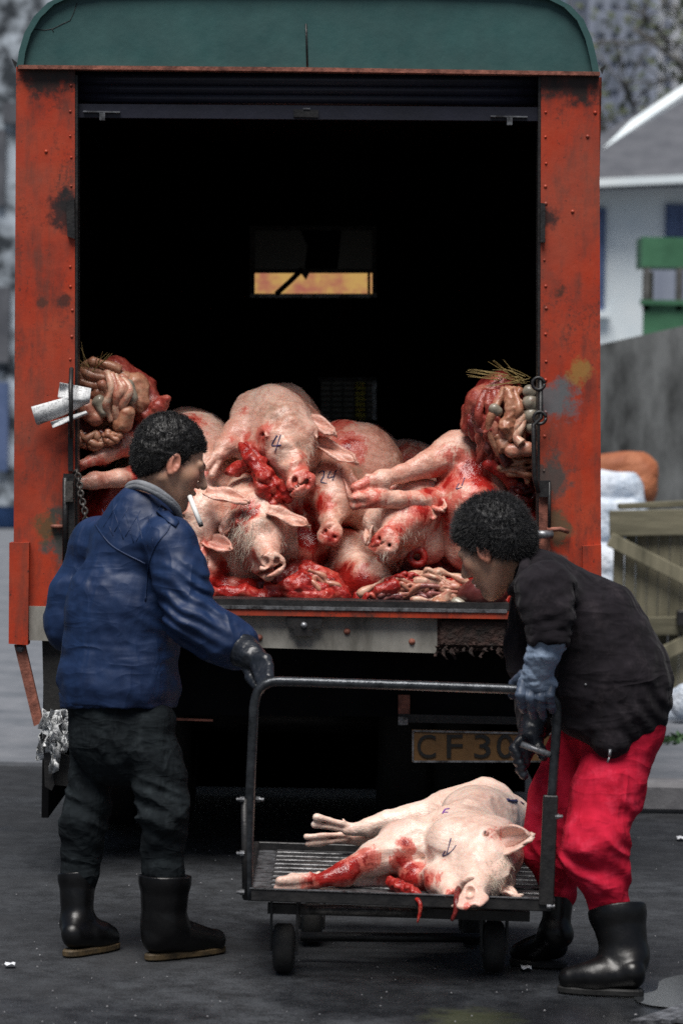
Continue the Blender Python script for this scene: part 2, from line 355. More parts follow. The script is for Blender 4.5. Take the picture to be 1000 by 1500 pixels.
M = {}
M['asphalt'] = asphalt(); M['red'] = red_paint(); M['skin'] = skin()
M['pavement'] = pmat('pavement', (.10, .112, .13), (.17, .18, .20), 3, .8, .3, 60)
M['kerb'] = pmat('kerb_stone', (.13, .13, .14), (.24, .24, .25), 7, .8, .4, 60)
M['green'] = pmat('green_paint', (.019, .070, .070), (.030, .098, .096), 5, .55, .35, 14, rv=.1)
M['roofskin'] = pmat('roof_sheet', (.03, .045, .04), (.05, .075, .07), 9, .6, .3, 30)
M['rust'] = pmat('rusty_edge', (.10, .030, .018), (.34, .12, .08), 24, .7, .5, 90)
M['black'] = pmat('black_metal', (.006, .006, .007), (.018, .017, .017), 18, .5, .35, 70, rv=.12)
M['shade_black'] = pmat('shade_black_lining', (.0025, .0025, .003), (.006, .006, .007), 6, .9, .2, 40, spec=.1)  # near-black, with the shade inside and under the lorry put into the colour
M['under_shade'] = pmat('underside_shade_black', (.0008, .0008, .0009), (.002, .002, .002), 6, 1.0, 0, spec=0)  # black that paints the shade beneath the lorry
M['slat'] = pmat('shutter_paint', (.006, .007, .016), (.012, .013, .028), 6, .5, .2, 40)
M['beam'] = pmat('grey_beam', (.10, .095, .08), (.30, .29, .26), 7, .6, .4, 40, lo=.3, hi=.6, sc=(1, 1, .4))
M['rustbeam'] = pmat('rust_crust', (.008, .006, .005), (.042, .018, .013), 22, .85, 1.0, 45, bd=.02)
M['galv'] = pmat('worn_steel', (.05, .05, .052), (.30, .31, .33), 30, .38, .3, 90, metal=.6)
M['floorwood'] = pmat('bloody_planks', (.03, .010, .008), (.09, .022, .016), 10, .4, .5, 40)
M['rubber'] = pmat('tyre_rubber', (.006, .006, .006), (.014, .014, .014), 20, .75, .4, 60)
M['gum'] = pmat('black_rubber_boot', (.0022, .0022, .0026), (.005, .005, .0055), 9, .34, .35, 14, spec=.34, rv=.08, bd=.006)
M['sole'] = pmat('tan_sole', (.03, .021, .010), (.11, .072, .030), 25, .7, .4, 80)
M['darksole'] = pmat('dark_sole', (.004, .004, .004), (.010, .010, .010), 25, .7, .4, 80)
M['steeltube'] = pmat('trolley_steel', (.022, .025, .029), (.060, .066, .074), 25, .30, .3, 80, metal=.6, rv=.1)
M['plate'] = pmat('amber_plate', (.10, .048, .014), (.15, .075, .022), 12, .55, .3, 60)
M['plateink'] = pmat('plate_black', (.004, .004, .004), (.008, .008, .008), 12, .6, 0)
M['chain'] = pmat('chain_iron', (.03, .028, .026), (.14, .13, .12), 40, .45, .4, 80, metal=.5)
M['jacket'] = cloth('blue_jacket', (.005, .016, .056), (.011, .032, .098), .54, 900, .55, .36, 6, fsc=(1, 1, .6), fd=.03)
M['knit'] = cloth('grey_knit', (.16, .17, .19), (.30, .31, .33), .9, 700, .4, .1, 60, fd=.004)
M['denim'] = cloth('dark_denim', (.005, .007, .009), (.014, .019, .022), .9, 900, .85, .15, 9, worn=(.036, .045, .050), fd=.022)
M['brownblack'] = cloth('black_cotton', (.006, .005, .007), (.017, .014, .018), .95, 900, .85, .15, 8, sheen=.04, fd=.022, worn=(.046, .038, .043))
M['redcloth'] = cloth('red_corduroy', (.40, .007, .024), (.60, .018, .052), .9, 1100, .65, .12, 8, worn=(.68, .05, .10), fd=.022)
M['glove_light'] = cloth('pale_blue_glove', (.16, .22, .32), (.34, .42, .54), .6, 500, .5, .3, 18, fd=.012)
M['glove_mid'] = cloth('navy_glove', (.030, .045, .075), (.085, .115, .17), .5, 500, .5, .4, 14, fd=.012)
M['glove_dark'] = cloth('dark_rubber_glove', (.006, .008, .012), (.020, .024, .032), .38, 500, .4, .5, 14, fd=.012)
M['hair'] = pmat('black_hair', (.003, .003, .003), (.009, .008, .008), 60, .5, .5, 120)
M['greyhair'] = pmat('greying_hair', (.005, .005, .006), (.030, .030, .032), 60, .55, .5, 120)
M['slatsteel'] = pmat('greasy_slat', (.014, .014, .015), (.14, .14, .145), 22, .36, .3, 90, metal=.4)
M['purplegut'] = meat('purple_gut', (.12, .03, .032), (.24, .075, .07), (.40, .19, .16), .14, 18, .2)
M['bristle'] = pmat('white_bristle', (.5, .42, .33), (.7, .62, .52), 60, .5, 0)
M['straw'] = pmat('straw', (.22, .15, .05), (.42, .31, .12), 40, .7, .3, 80)
M['white'] = pmat('white_paper_tube', (.68, .68, .66), (.80, .80, .78), 40, .6, 0)
M['ink'] = pmat('blue_stamp_ink', (.018, .020, .09), (.035, .04, .14), 60, .5, 0)
M['inkp'] = pmat('purple_stamp_ink', (.16, .03, .28), (.28, .07, .42), 60, .5, 0)
M['guts'] = meat('pale_gut', (.30, .08, .055), (.46, .19, .125), (.56, .33, .23), .18, 18, .4)
M['guts2'] = meat('tan_gut', (.24, .085, .05), (.38, .17, .10), (.50, .28, .18), .22, 20, .3)
M['fat'] = meat('pale_fat', (.46, .16, .11), (.56, .33, .23), (.64, .47, .36), .2, 22, .6)
M['liver'] = meat('dark_liver', (.045, .010, .010), (.10, .022, .020), (.16, .045, .038), .10, 8, 0, .2)
M['flesh'] = meat('raw_red_flesh', (.13, .005, .004), (.36, .016, .012), (.52, .11, .075), .15, 20, .3, .9)
M['mutedflesh'] = meat('muted_flesh', (.13, .012, .010), (.30, .050, .036), (.46, .15, .105), .18, 18, .2, .8)
M['darkflesh'] = meat('dark_clotted_flesh', (.035, .004, .004), (.13, .010, .009), (.26, .03, .022), .16, 18, 0, .9)
M['greygut'] = meat('grey_stomach', (.16, .14, .11), (.26, .23, .18), (.36, .33, .26), .14, 10, .1, .2)
M['concrete'] = pmat('stained_concrete', (.022, .024, .024), (.17, .178, .178), 2.6, .9, .5, 12, lo=.38, hi=.64, sc=(1, 1, .45))
M['timber'] = pmat('weathered_timber', (.09, .085, .055), (.24, .22, .15), 12, .85, .5, 40, sc=(1, 1, .12))
M['timberh'] = pmat('weathered_rail', (.07, .066, .042), (.20, .185, .125), 12, .85, .5, 40, sc=(.12, 1, 1))
M['tarp'] = pmat('orange_tarp', (.26, .075, .028), (.42, .15, .065), 4, .7, .8, 7, bd=.05)
M['sack'] = pmat('pale_blue_sack', (.34, .42, .52), (.66, .70, .76), 5, .6, .8, 9, bd=.05)
M['whitewall'] = pmat('white_plaster', (.66, .74, .78), (.76, .82, .84), 2, .85, .2, 20)
M['slate'] = pmat('slate_roof', (.060, .065, .078), (.10, .105, .12), 3, .8, .4, 10)
M['bluepaint'] = pmat('blue_shutter', (.05, .085, .18), (.09, .13, .25), 4, .6, .2, 20)
M['kiosk'] = pmat('muted_green_paint', (.030, .11, .055), (.055, .17, .09), 3, .5, .2, 20)
M['tower'] = pmat('grey_blue_render', (.10, .12, .18), (.36, .40, .48), 1.1, .9, .3, 8, sc=(1, 1, .2))
M['towerglass'] = pmat('dull_panes', (.10, .12, .16), (.20, .23, .28), .9, .6, 0)
M['pale'] = pmat('pale_render', (.60, .64, .70), (.78, .80, .84), .8, .9, .3, 8)
M['stone'] = pmat('mottled_stone', (.025, .032, .04), (.46, .52, .58), 3.2, .9, .6, 5, lo=.4, hi=.62)
M['bark'] = pmat('grey_bark', (.05, .05, .05), (.12, .12, .115), 10, .9, .4, 40)
M['foliage'] = pmat('dull_leaves', (.03, .045, .02), (.07, .085, .04), 5, .7, 0)
M['weed'] = pmat('weed_leaves', (.02, .055, .016), (.04, .10, .03), 5, .6, 0)
M['bluedrum'] = pmat('blue_plastic', (.03, .09, .24), (.05, .13, .32), 4, .5, .2, 20)
M['yellow'] = pmat('yellow_canvas', (.20, .024, .006), (.30, .165, .015), 7, .7, .4, 20, lo=.36, hi=.56)
g = NT('dirty_glass'); g.set(Base_Color=(.03, .036, .033), Roughness=.25, Alpha=.55); M['glass'] = g.m
M['curtain'] = pmat('yellow_curtain', (.70, .55, .06), (.85, .75, .15), 20, .8, .3, 60)
g = NT('grimy_cab_pane'); g.set(Base_Color=g.ramp(g.noise(20, 4), [(.35, (.012, .016, .014)), (.65, (.035, .042, .036))]), Roughness=.3); M['pane'] = g.m
g = NT('wet_film'); g.set(Base_Color=(.02, .022, .024), Roughness=.08); M['wet'] = g.m
def newsprint():
    t = NT('newsprint'); uv = t.n("UVMap").outputs[0]; sx = t.n("SeparateXYZ"); t.l(uv, sx.inputs[0])
    ln = t.math('FRACT', t.math('MULTIPLY', sx.outputs[1], 13.0)); ln = t.math('GREATER_THAN', ln, .5)
    nz = t.n("TexNoise"); nz.inputs["Scale"].default_value = 1; nz.inputs["Detail"].default_value = 2; mp = t.n("Mapping"); mp.inputs["Scale"].default_value = (42, 13, 1); t.l(uv, mp.inputs[0]); t.l(mp.outputs[0], nz.inputs[0])
    wd = t.math('GREATER_THAN', nz.outputs[0], .46); colm = t.math('FRACT', t.math('MULTIPLY', sx.outputs[0], 4.0)); cm = t.math('MULTIPLY', t.math('GREATER_THAN', colm, .08), t.math('LESS_THAN', colm, .92))
    blk = t.n("TexNoise"); blk.inputs["Scale"].default_value = 6; t.l(uv, blk.inputs[0]); bk = t.math('GREATER_THAN', blk.outputs[0], .47)
    f = t.math('MULTIPLY', t.math('MULTIPLY', ln, wd), t.math('MULTIPLY', cm, bk)); t.set(Base_Color=t.mix(t.math('MULTIPLY', f, .72), t.ramp(t.noise(14, 4), [(.3, (.52, .54, .55)), (.7, (.70, .71, .71))]), (.06, .06, .07)), Roughness=.8); t.bump(t.noise(30, 4), .4, .006); return t.m
M['news'] = newsprint()

# ------------------------------------------------------------------ the setting: street, pavement, kerbs
def sheet(name, x0, x1, y0, y1, z, m, kind='structure', nx=1, ny=1):
    b = MB(); b.grid(lambda u, v: (x0 + (x1 - x0) * u, y0 + (y1 - y0) * v, z), nx, ny, False); return tag(b.build(name, m), None, None, None, kind)
sheet('ground', -300, 300, -60, 500, -.004, M['asphalt'])
# left apron: pale concrete beyond a dark joint
b = MB(); b.box((-29.7, 60.3, -.02), (30, 47.2, .035), Matrix.Rotation(R(-.6), 3, 'Z')); tag(b.build('pavement', M['pavement']), kind='structure')
# right pavement with its kerb stones
KY = 11.62
pv = tag(MB().box((1.12 + 20, KY + 20.16, .055), (20, 20, .06)).build('pavement', M['pavement']), kind='structure')
kb = tag(empty('kerb', (1.12, KY, 0), None, None), kind='structure')
for i in range(9):
    MB().box((1.12 + .45 + i * .915, KY + .07, .06), (.45, .085, .064), None, .02).build('kerb_stone', M['kerb'], kb)

# ------------------------------------------------------------------ yellow awning ahead of the lorry, seen through its window
ya = tag(empty('awning', W(455, 420, 17.5), None, None), 'yellow awning glimpsed through the narrow window at the front of the lorry', 'awning')
for i in range(6):
    b = MB(); p, q = W(340 + i * 40, 396, 17.5), W(340 + i * 40 + 39, 470, 17.0); b.box(((p.x + q.x) / 2, 17.25, (p.z + q.z) / 2), ((q.x - p.x) / 2, .02, (p.z - q.z) / 2), Matrix.Rotation(R(-35), 3, 'X')); b.build('canvas_strip', M['yellow'], ya)
MB().bar(W(330, 392, 17.7), W(600, 396, 17.7), .05, .05).build('awning_rail', M['galv'], ya)
# ------------------------------------------------------------------ the lorry
TD = 9.70
def T(px, py, into=0.0): return W(px, py, TD + into)
truck = empty('lorry', G(450, 1300), 'red and green meat lorry, rear shutter rolled up over heaped pig carcasses', 'lorry')
def slab(pts, d0, d1, name, m, parent=truck):
    """closed outline in the rear face, thick from d0 to d1 into the lorry (true thickness along the lorry)"""
    b = MB(); A = [T(x, y, d0) for x, y in pts]; n = len(A); Bk = [p + Vector((0, d1 - d0, 0)) for p in A]
    b.add(A + Bk, [tuple(range(n - 1, -1, -1)), tuple(range(n, 2 * n))] + [(i, (i + 1) % n, n + (i + 1) % n, n + i) for i in range(n)]); return b.build(name, m, parent)
# rear pillars
pl = slab([(24, 98), (110, 100), (110, 892), (20, 890)], 0, .10, 'rear_pillar', M['red'])
pr = slab([(792, 107), (877, 108), (880, 905), (790, 900)], 0, .10, 'rear_pillar', M['red'])
for (pp, x, ys) in ((pl, 105, [128, 163, 199, 234, 270, 298, 343, 388, 423, 457, 494, 530]), (pr, 798, [165, 201, 238, 273, 300, 350, 381, 417, 453, 489, 526, 560, 600, 640, 690])):
    for y in ys: MB().dome(T(x + random.uniform(-2, 2), y + random.uniform(-4, 4)), (0, -1, 0), random.uniform(.0045, .007), .004).build('rivet', M['red'], pp)
for (x, y) in ((838, 310), (871, 165), (68, 222), (860, 200)): MB().dome(T(x, y), (0, -1, 0), .007, .005).build('rivet', M['red'], pr if x > 500 else pl)
slab([(14, 795), (43, 795), (41, 945), (13, 943)], -.035, .04, 'corner_guard', M['red'])
slab([(853, 800), (880, 798), (881, 940), (852, 940)], -.03, .04, 'corner_guard', M['red'])
# inner black jamb edges
slab([(108, 110), (114, 110), (114, 880), (108, 880)], .006, .09, 'door_track', M['black'])
slab([(788, 112), (794, 112), (793, 880), (786, 880)], .006, .09, 'door_track', M['black'])
# arched roof end
arc = [(25, 97), (28, 75), (36, 48), (50, 24), (70, 4), (95, -8), (140, -16), (300, -22), (450, -24), (600, -21), (760, -13), (810, -5), (835, 8), (854, 28), (866, 55), (873, 84), (877, 106)]
end = slab(arc, .01, .06, 'roof_end', M['green'])
b = MB(); A = [T(x, y, -.012) for x, y in arc]
ctr = T(450, 110, -.012)
inn = [p + (ctr - p).normalized() * .022 for p in A]
for i in range(len(A) - 1):
    q = [A[i], A[i + 1], inn[i + 1], inn[i]]; b.hexa(q, [p + Vector((0, .03, 0)) for p in q])
b.build('roof_rim', M['green'], truck)
b = MB(); L = 3.5
b.grid(lambda u, v: T(arc[round(u * 16)][0], arc[round(u * 16)][1], .03) + Vector((0, L * v, 0)), 16, 1, False, .004); b.build('roof', M['roofskin'], truck)
slab([(27, 95), (450, 98.5), (878, 105), (878, 110.5), (450, 104.5), (27, 100.5)], -.03, .02, 'drip_rail', M['rust'])
for x, y, s in ((26, 97, -1), (878, 106, 1)):
    MB().add([T(x, y - 5, 0), T(x + s * 9, y - 12, 0), T(x + s * 3, y + 3, 0), T(x, y - 5, .1), T(x + s * 9, y - 12, .1), T(x + s * 3, y + 3, .1)], [(0, 1, 2), (5, 4, 3), (0, 3, 4, 1), (1, 4, 5, 2), (2, 5, 3, 0)]).build('gutter_lip', M['black'], truck)
# fine cracks and the seam on the roof end
b = MB()
for pts in ([(448, 35), (449, 60), (450, 97)], ):
    b.tube([T(x, y, .008) for x, y in pts], .0035, 6)
b.build('seam', M['black'], end)
b = MB()
for pts in ([(50, 43), (66, 44), (78, 42), (92, 35), (103, 30), (108, 20), (113, 4)], [(76, 42), (79, 47)]):
    b.tube([T(x, y, .0095) for x, y in pts], .0014, 5)
b.build('crack', M['black'], end)
# rolled shutter: slats under the drip rail
for i, (y0, y1) in enumerate(((108, 122), (123.5, 135), (136.5, 149))):
    a, c = T(110, y0, .05 + i * .01), T(110, y1, .05 + i * .01)
    e, f = T(792, y0 + 4, .05 + i * .01), T(792, y1 + 4, .05 + i * .01)
    b = MB()
    def prof(u, v, a=a, c=c, e=e, f=f): return a.lerp(c, v).lerp(e.lerp(f, v), u) + Vector((0, -.012 * math.sin(v * math.pi), 0))
    b.grid(prof, 1, 6, True, .01); b.build('shutter_slat', M['slat'], truck)
slab([(112, 152), (790, 157), (790, 177), (112, 172)], .035, .06, 'shutter_bottom_rail', M['slat'])
for x, y in ((150, 163), (746, 170)):
    br = slab([(x - 28, y - 1), (x + 26, y), (x + 26, y + 2), (x - 28, y + 1)], .02, .04, 'shutter_bracket', M['galv']); slab([(x - 4, y + 2), (x + 4, y + 2), (x + 4, y + 13), (x - 4, y + 13)], .02, .035, 'bracket_tab', M['galv'], br)
lt = slab([(430, 160), (466, 161), (466, 172), (430, 171)], .024, .04, 'shutter_latch', M['black']); slab([(444, 158), (454, 158), (454, 160), (444, 160)], .02, .03, 'latch_tip', M['galv'], lt)
# box walls: red sheet outside, near-black lining inside, interior shade put into its colour
x0, x1 = T(22, 400).x, T(879, 400).x; zt = T(450, 100).z; zb = .86
for nm, xa, xb, mm in (('side_wall', x0, x0 + .02, M['red']), ('side_wall', x1 - .02, x1, M['red']), ('wall_lining', x0 + .022, x0 + .05, M['shade_black']), ('wall_lining', x1 - .05, x1 - .022, M['shade_black'])):
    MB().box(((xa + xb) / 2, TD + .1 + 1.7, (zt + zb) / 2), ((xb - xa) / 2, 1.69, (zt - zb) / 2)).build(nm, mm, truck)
MB().box(((x0 + x1) / 2, TD + .1 + 1.7, zt - .012), ((x1 - x0) / 2 - .06, 1.68, .01)).build('ceiling_lining', M['shade_black'], truck)
FZ = .965
for i in range(13):
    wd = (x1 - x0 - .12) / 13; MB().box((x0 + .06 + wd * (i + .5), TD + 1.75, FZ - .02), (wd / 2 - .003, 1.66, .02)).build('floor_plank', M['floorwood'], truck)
MB().box(((x0 + x1) / 2, TD + 1.75, FZ - .055), ((x1 - x0) / 2 - .03, 1.7, .012)).build('under_floor', M['shade_black'], truck)
# bulkhead at the front of the box, with two window openings
BD = TD + 3.2
def bulk(ptspx, name, m, d0=0, d1=.03, parent=truck):
    b = MB(); A = [W(x, y, BD + d0) for x, y in ptspx]; Bk = [p + Vector((0, d1 - d0, 0)) for p in A]; n = len(A)
    b.add(A + Bk, [tuple(range(n - 1, -1, -1)), tuple(range(n, 2 * n))] + [(i, (i + 1) % n, n + (i + 1) % n, n + i) for i in range(n)]); return b.build(name, m, parent)
def rect(xa, ya, xb, yb): return [(xa, ya), (xb, ya), (xb, yb), (xa, yb)]
for r in (rect(150, 205, 372, 845), rect(546, 205, 778, 845), rect(372, 205, 546, 336), rect(372, 431, 546, 558), rect(372, 615, 546, 845), rect(372, 558, 470, 615)): bulk(r, 'bulkhead_panel', M['shade_black'])
wn = bulk(rect(366, 331, 551, 337), 'window_frame', M['black'], -.02, .0); bulk(rect(366, 430, 551, 436), 'frame_rail', M['galv'], -.02, 0, wn); bulk(rect(366, 337, 373, 430), 'frame_rail', M['black'], -.02, 0, wn); bulk(rect(545, 337, 551, 430), 'frame_rail', M['black'], -.02, 0, wn)
bulk(rect(373, 394, 545, 400), 'frame_rail', M['black'], -.015, 0, wn); bulk(rect(538, 400, 542, 430), 'frame_rail', M['black'], -.015, 0, wn)
bulk(rect(373, 337, 545, 394), 'pane', M['pane'], .004, .01, wn)
bulk([(440, 337), (500, 337), (494, 394), (446, 394), (450, 360)], 'torn_sheet', M['shade_black'], -.01, .002, wn)
MB().tube([W(404, 431, BD - .03), W(425, 412, BD - .03), W(443, 394, BD - .03)], .012, 8).build('strut', M['black'], wn)
bulk([(436, 394), (456, 394), (448, 410)], 'clip', M['black'], -.03, -.01, wn)
wn2 = bulk(rect(466, 553, 551, 558), 'window_frame', M['black'], -.02, 0); bulk(rect(545, 558, 551, 615), 'frame_rail', M['galv'], -.02, 0, wn2); bulk(rect(470, 558, 545, 620), 'pane', M['pane'], .012, .02, wn2)
bulk(rect(519, 560, 536, 615), 'curtain', M['curtain'], -.004, .004, wn2)
for y in range(563, 616, 8): bulk(rect(470, y, 545, y + 2), 'grille_bar', M['black'], -.012, -.005, wn2)
for x in range(484, 545, 17): bulk(rect(x, 558, x + 2, 616), 'grille_bar', M['black'], -.016, -.012, wn2)
# cab in front of the box (glimpsed only through the windows)
MB().box(((x0 + x1) / 2, BD + .9, 1.35), (.85, .7, .55), None, .1).build('cab', M['red'], truck)
# sill: lip, rail and grey beam
slab([(112, 874), (745, 884), (745, 894), (112, 884)], -.03, .12, 'lip', M['black'])
slab([(112, 883.5), (742, 893.5), (742, 898), (112, 888)], -.05, -.02, 'lip_edge', M['galv'])
slab([(112, 889), (748, 898.5), (748, 907), (112, 898)], -.045, .05, 'sill_rail', M['red'])
slab([(43, 888), (640, 899), (640, 957), (43, 938)], -.01, .08, 'tail_beam', M['beam'])
slab([(640, 900), (850, 905), (850, 945), (640, 957)], -.012, .08, 'tail_beam', M['rustbeam'])
bs = slab([(420, 903), (472, 904), (470, 920), (458, 922), (458, 932), (430, 931), (430, 921), (421, 919)], -.04, -.01, 'bump_stop', M['black']); MB().dome(T(445, 916, -.04), (0, -1, 0), .012, .012).build('bolt', M['galv'], bs)
for x, y in ((603, 940), (508, 925), (380, 934), (70, 915)): MB().dome(T(x, y, -.01), (0, -1, 0), .012, .01).build('bolt', M['rust'], truck)
# ragged rusty scraps hanging from the beam
b = MB()
for i in range(26):
    x = random.uniform(636, 758); y = 940 + random.uniform(0, 12); l = random.uniform(6, 16) * (1 if x < 735 else 2.4); wd = random.uniform(3, 8)
    b.grid(lambda u, v: T(x + (u - .5) * wd * (1 - .6 * v) + 3 * math.sin(v * 5 + i), y + l * v, -.03 + .015 * math.sin(i + v * 4) + .01 * u), 2, 4, False, .003)
tag(b.build('rust_scraps', M['rustbeam'], truck), kind='stuff')
b = MB(); b.box(T(692, 928, -.016), (.112, .010, .045), None, .012); b.build('crust_plate', M['rustbeam'], truck)
# hinge ironwork on both pillars
hb = slab([(93, 694), (109, 694), (110, 800), (106, 826), (92, 826), (92, 760)], -.03, 0, 'hinge_plate', M['black'])
slab([(96, 705), (107, 705), (107, 735), (96, 735)], -.05, -.03, 'hinge_block', M['chain'], hb)
MB().tube([T(96, 700, -.035), T(96, 822, -.035)], .010, 8).build('hinge_rod', M['black'], hb)
MB().box(T(84, 771, -.012), (.022, .010, .006), None, .004).build('latch_bar', M['rust'], hb)
cb = slab([(97, 296), (109, 292), (110, 350), (99, 346)], -.02, 0, 'hinge_plate', M['black']); slab([(791, 297), (798, 298), (798, 355), (791, 355)], -.02, 0, 'hinge_plate', M['black'])
slab([(100, 560), (107, 560), (107, 690), (100, 690)], -.012, 0, 'latch_channel', M['black'])
rp = slab([(789, 704), (806, 704), (806, 728), (789, 728)], -.035, 0, 'hinge_block', M['black'])
slab([(789, 728), (806, 728), (805, 830), (789, 830)], -.016, 0, 'hinge_plate', M['rust'])
MB().tube([T(791, 556, -.05), T(792, 612, -.05), T(781, 622, -.06), T(782, 700, -.06), T(788, 722, -.05)], .008, 8).build('lock_rod', M['black'], truck)
MB().tube([T(804, 706, -.03), T(804, 780, -.03)], .006, 6).build('lock_rod', M['black'], rp)
MB().lathe(T(808, 783, -.045), (-1, -.3, 0), [(0, .0001), (0, .015), (.06, .014), (.06, .010), (.05, .0001)], 14).build('lever_end', M['galv'], rp)
MB().tube([T(800, 776, -.03), T(820, 775, -.03), T(832, 779, -.02)], .008, 8).build('latch_bar', M['rust'], rp)
for (x, y, r_) in ((790, 612, .022), (788, 562, .02)):
    MB().tube([T(x + 9 * math.cos(a), y + 9 * math.sin(a), -.055) for a in np.linspace(0, 6.28, 15)], .006, 6).build('lock_ring', M['black'], truck)
for (xc) in (60, 830): MB().box((T(xc, 1000).x, TD + 1.75, .56), (.012, 1.55, .38)).build('light_stop_side', M['shade_black'], truck)  # added side boards that keep light from under the lorry
MB().box((T(450, 1000).x, TD + 2.3, .49), (.9, .05, .46)).build('light_stop_panel', M['under_shade'], truck)  # added panel that blocks light and the lit ground beyond
MB().lathe(Vector((T(330, 1).x, TD + 1.0, .62)), (0, 1, 0), [(0, .0001), (0, .2), (1.1, .2), (1.1, .0001)], 20).build('light_stop_tank', M['black'], truck)  # added tank shape that fills the underbody against light
# chain: every link a ring of its own
ch = MB().tube([T(113, 689, -.05), T(108, 692, -.02)], .006, 8).build('chain', M['chain'], truck)
cps = smooth_path([T(113, 690, -.05), T(117, 708, -.05), T(119, 726, -.055), T(124, 745, -.06), T(126, 764, -.06)], 3)
for i, (p, q) in enumerate(zip(cps, cps[1:])):
    d = (q - p).normalized(); s = d.cross(Vector((0, 1, 0))).normalized() if i % 2 else Vector((0, 1, 0)); s = (s - d * s.dot(d)).normalized(); c = (p + q) / 2; L_ = (q - p).length * .72
    MB().tube([c + d * L_ * math.cos(a) + s * .009 * math.sin(a) for a in np.linspace(0, 2 * math.pi, 13)], .0036, 6, False).build('link', M['chain'], ch)
# swing strut, mud flap, chassis, wheels, number plate
slab([(21, 945), (37, 945), (63, 1058), (50, 1064)], -.01, .02, 'swing_strut', M['rust'])
MB().dome(T(30, 950, -.01), (0, -1, 0), .015, .012).build('bolt', M['galv'], truck)
slab([(62, 938), (118, 940), (118, 1095), (66, 1090)], .03, .045, 'mud_flap', M['rubber'])
slab([(120, 940), (800, 950), (800, 1052), (120, 1046)], .22, .4, 'cross_member', M['shade_black'])  # cross member, deepened to close a bright slit below the sill
for xa in (255, 640): MB().box((T(xa, 1000, 0).x, TD + 1.9, .80), (.045, 1.7, .07)).build('chassis_rail', M['shade_black'], truck)
MB().box((T(450, 1000).x, TD + 2.0, .60), (.78, 1.3, .012)).build('light_stop_tray', M['shade_black'], truck)  # added tray that shuts light out beneath the floor
cr = slab([(583, 1046), (835, 1052), (835, 1063), (583, 1058)], .20, .27, 'plate_carrier', M['black'])
slab([(583, 1018), (600, 1018), (600, 1050), (583, 1050)], .21, .25, 'carrier_arm', M['rust'], cr); slab([(583, 1050), (597, 1050), (597, 1062), (583, 1062)], .185, .2, 'carrier_tab', M['galv'], cr)
slab([(250, 1052), (312, 1054), (312, 1057), (250, 1055)], .2, .22, 'brake_pipe', M['rust'])
pp = slab([(603, 1069), (828, 1074), (828, 1117), (603, 1117)], .18, .192, 'number_plate', M['plate'])
b = MB(); e = [(604.5, 1070.5), (826.5, 1075.5), (826.5, 1115.5), (604.5, 1115.5)]
for i in range(4):
    p, q = T(*e[i], .178), T(*e[(i + 1) % 4], .178); b.bar(p, q, .005, .006, (0, 1, 0))
b.build('plate_rim', M['galv'], pp)
def glyph(ch_, px0, px1, py0, py1, into, m, parent, name='character'):
    cu = bpy.data.curves.new('t', 'FONT'); cu.body = ch_; cu.extrude = .0; o = bpy.data.objects.new('t', cu); COL.objects.link(o)
    dg = bpy.context.evaluated_depsgraph_get(); me0 = o.evaluated_get(dg).to_mesh(); vs = np.array([v.co[:] for v in me0.vertices]); fs = [tuple(p.vertices) for p in me0.polygons]; o.evaluated_get(dg).to_mesh_clear()
    bpy.data.objects.remove(o); lo, hi = vs.min(0), vs.max(0)
    A = [T(px0 + (px1 - px0) * (v[0] - lo[0]) / (hi[0] - lo[0]), py1 + (py0 - py1) * (v[1] - lo[1]) / (hi[1] - lo[1]), into) for v in vs]
    n = len(A); cnt = {}
    for f in fs:
        for i in range(len(f)): k = (f[i], f[(i + 1) % len(f)]); cnt[k] = 1
    side = [(a, b_, b_ + n, a + n) for (a, b_) in cnt if (b_, a) not in cnt]
    b = MB(); b.add([p + Vector((0, -.004, 0)) for p in A] + A, fs + side); return b.build(name, m, parent)
for c_, xa, xb in (('C', 611, 638), ('F', 654, 677), ('3', 694, 718), ('0', 727, 752), ('9', 761, 786)):
    glyph(c_, xa, xb, 1076, 1110, .179, M['plateink'], pp)
for (xc, dy) in ((130, 11.0), (690, 11.0), (215, 11.0), (605, 11.0)):
    c = Vector((T(xc, 1000).x, dy, .43)); tw = .1
    wl = MB().lathe(c, (1, 0, 0), [(-tw, .24), (-tw, .38), (-tw + .03, .425), (tw - .03, .425), (tw, .38), (tw, .24)], 40).build('wheel', M['rubber'], truck)
    MB().lathe(c, (1, 0, 0), [(-tw + .02, .0001), (-tw + .02, .1), (-tw + .05, .2), (-tw + .01, .245), (tw - .01, .245), (tw - .05, .2), (tw - .02, .1), (tw - .02, .0001)], 32).build('rim', M['black'], wl)
MB().tube([Vector((T(130, 1).x, 11.0, .43)), Vector((T(690, 1).x, 11.0, .43))], .06, 12).build('axle', M['black'], truck)
for sx in (130, 690):
    c = Vector((T(sx, 1000).x, 13.9, .42)); MB().lathe(c, (1, 0, 0), [(-.1, .24), (-.1, .38), (-.07, .42), (.07, .42), (.1, .38), (.1, .24)], 32).build('wheel', M['rubber'], truck)
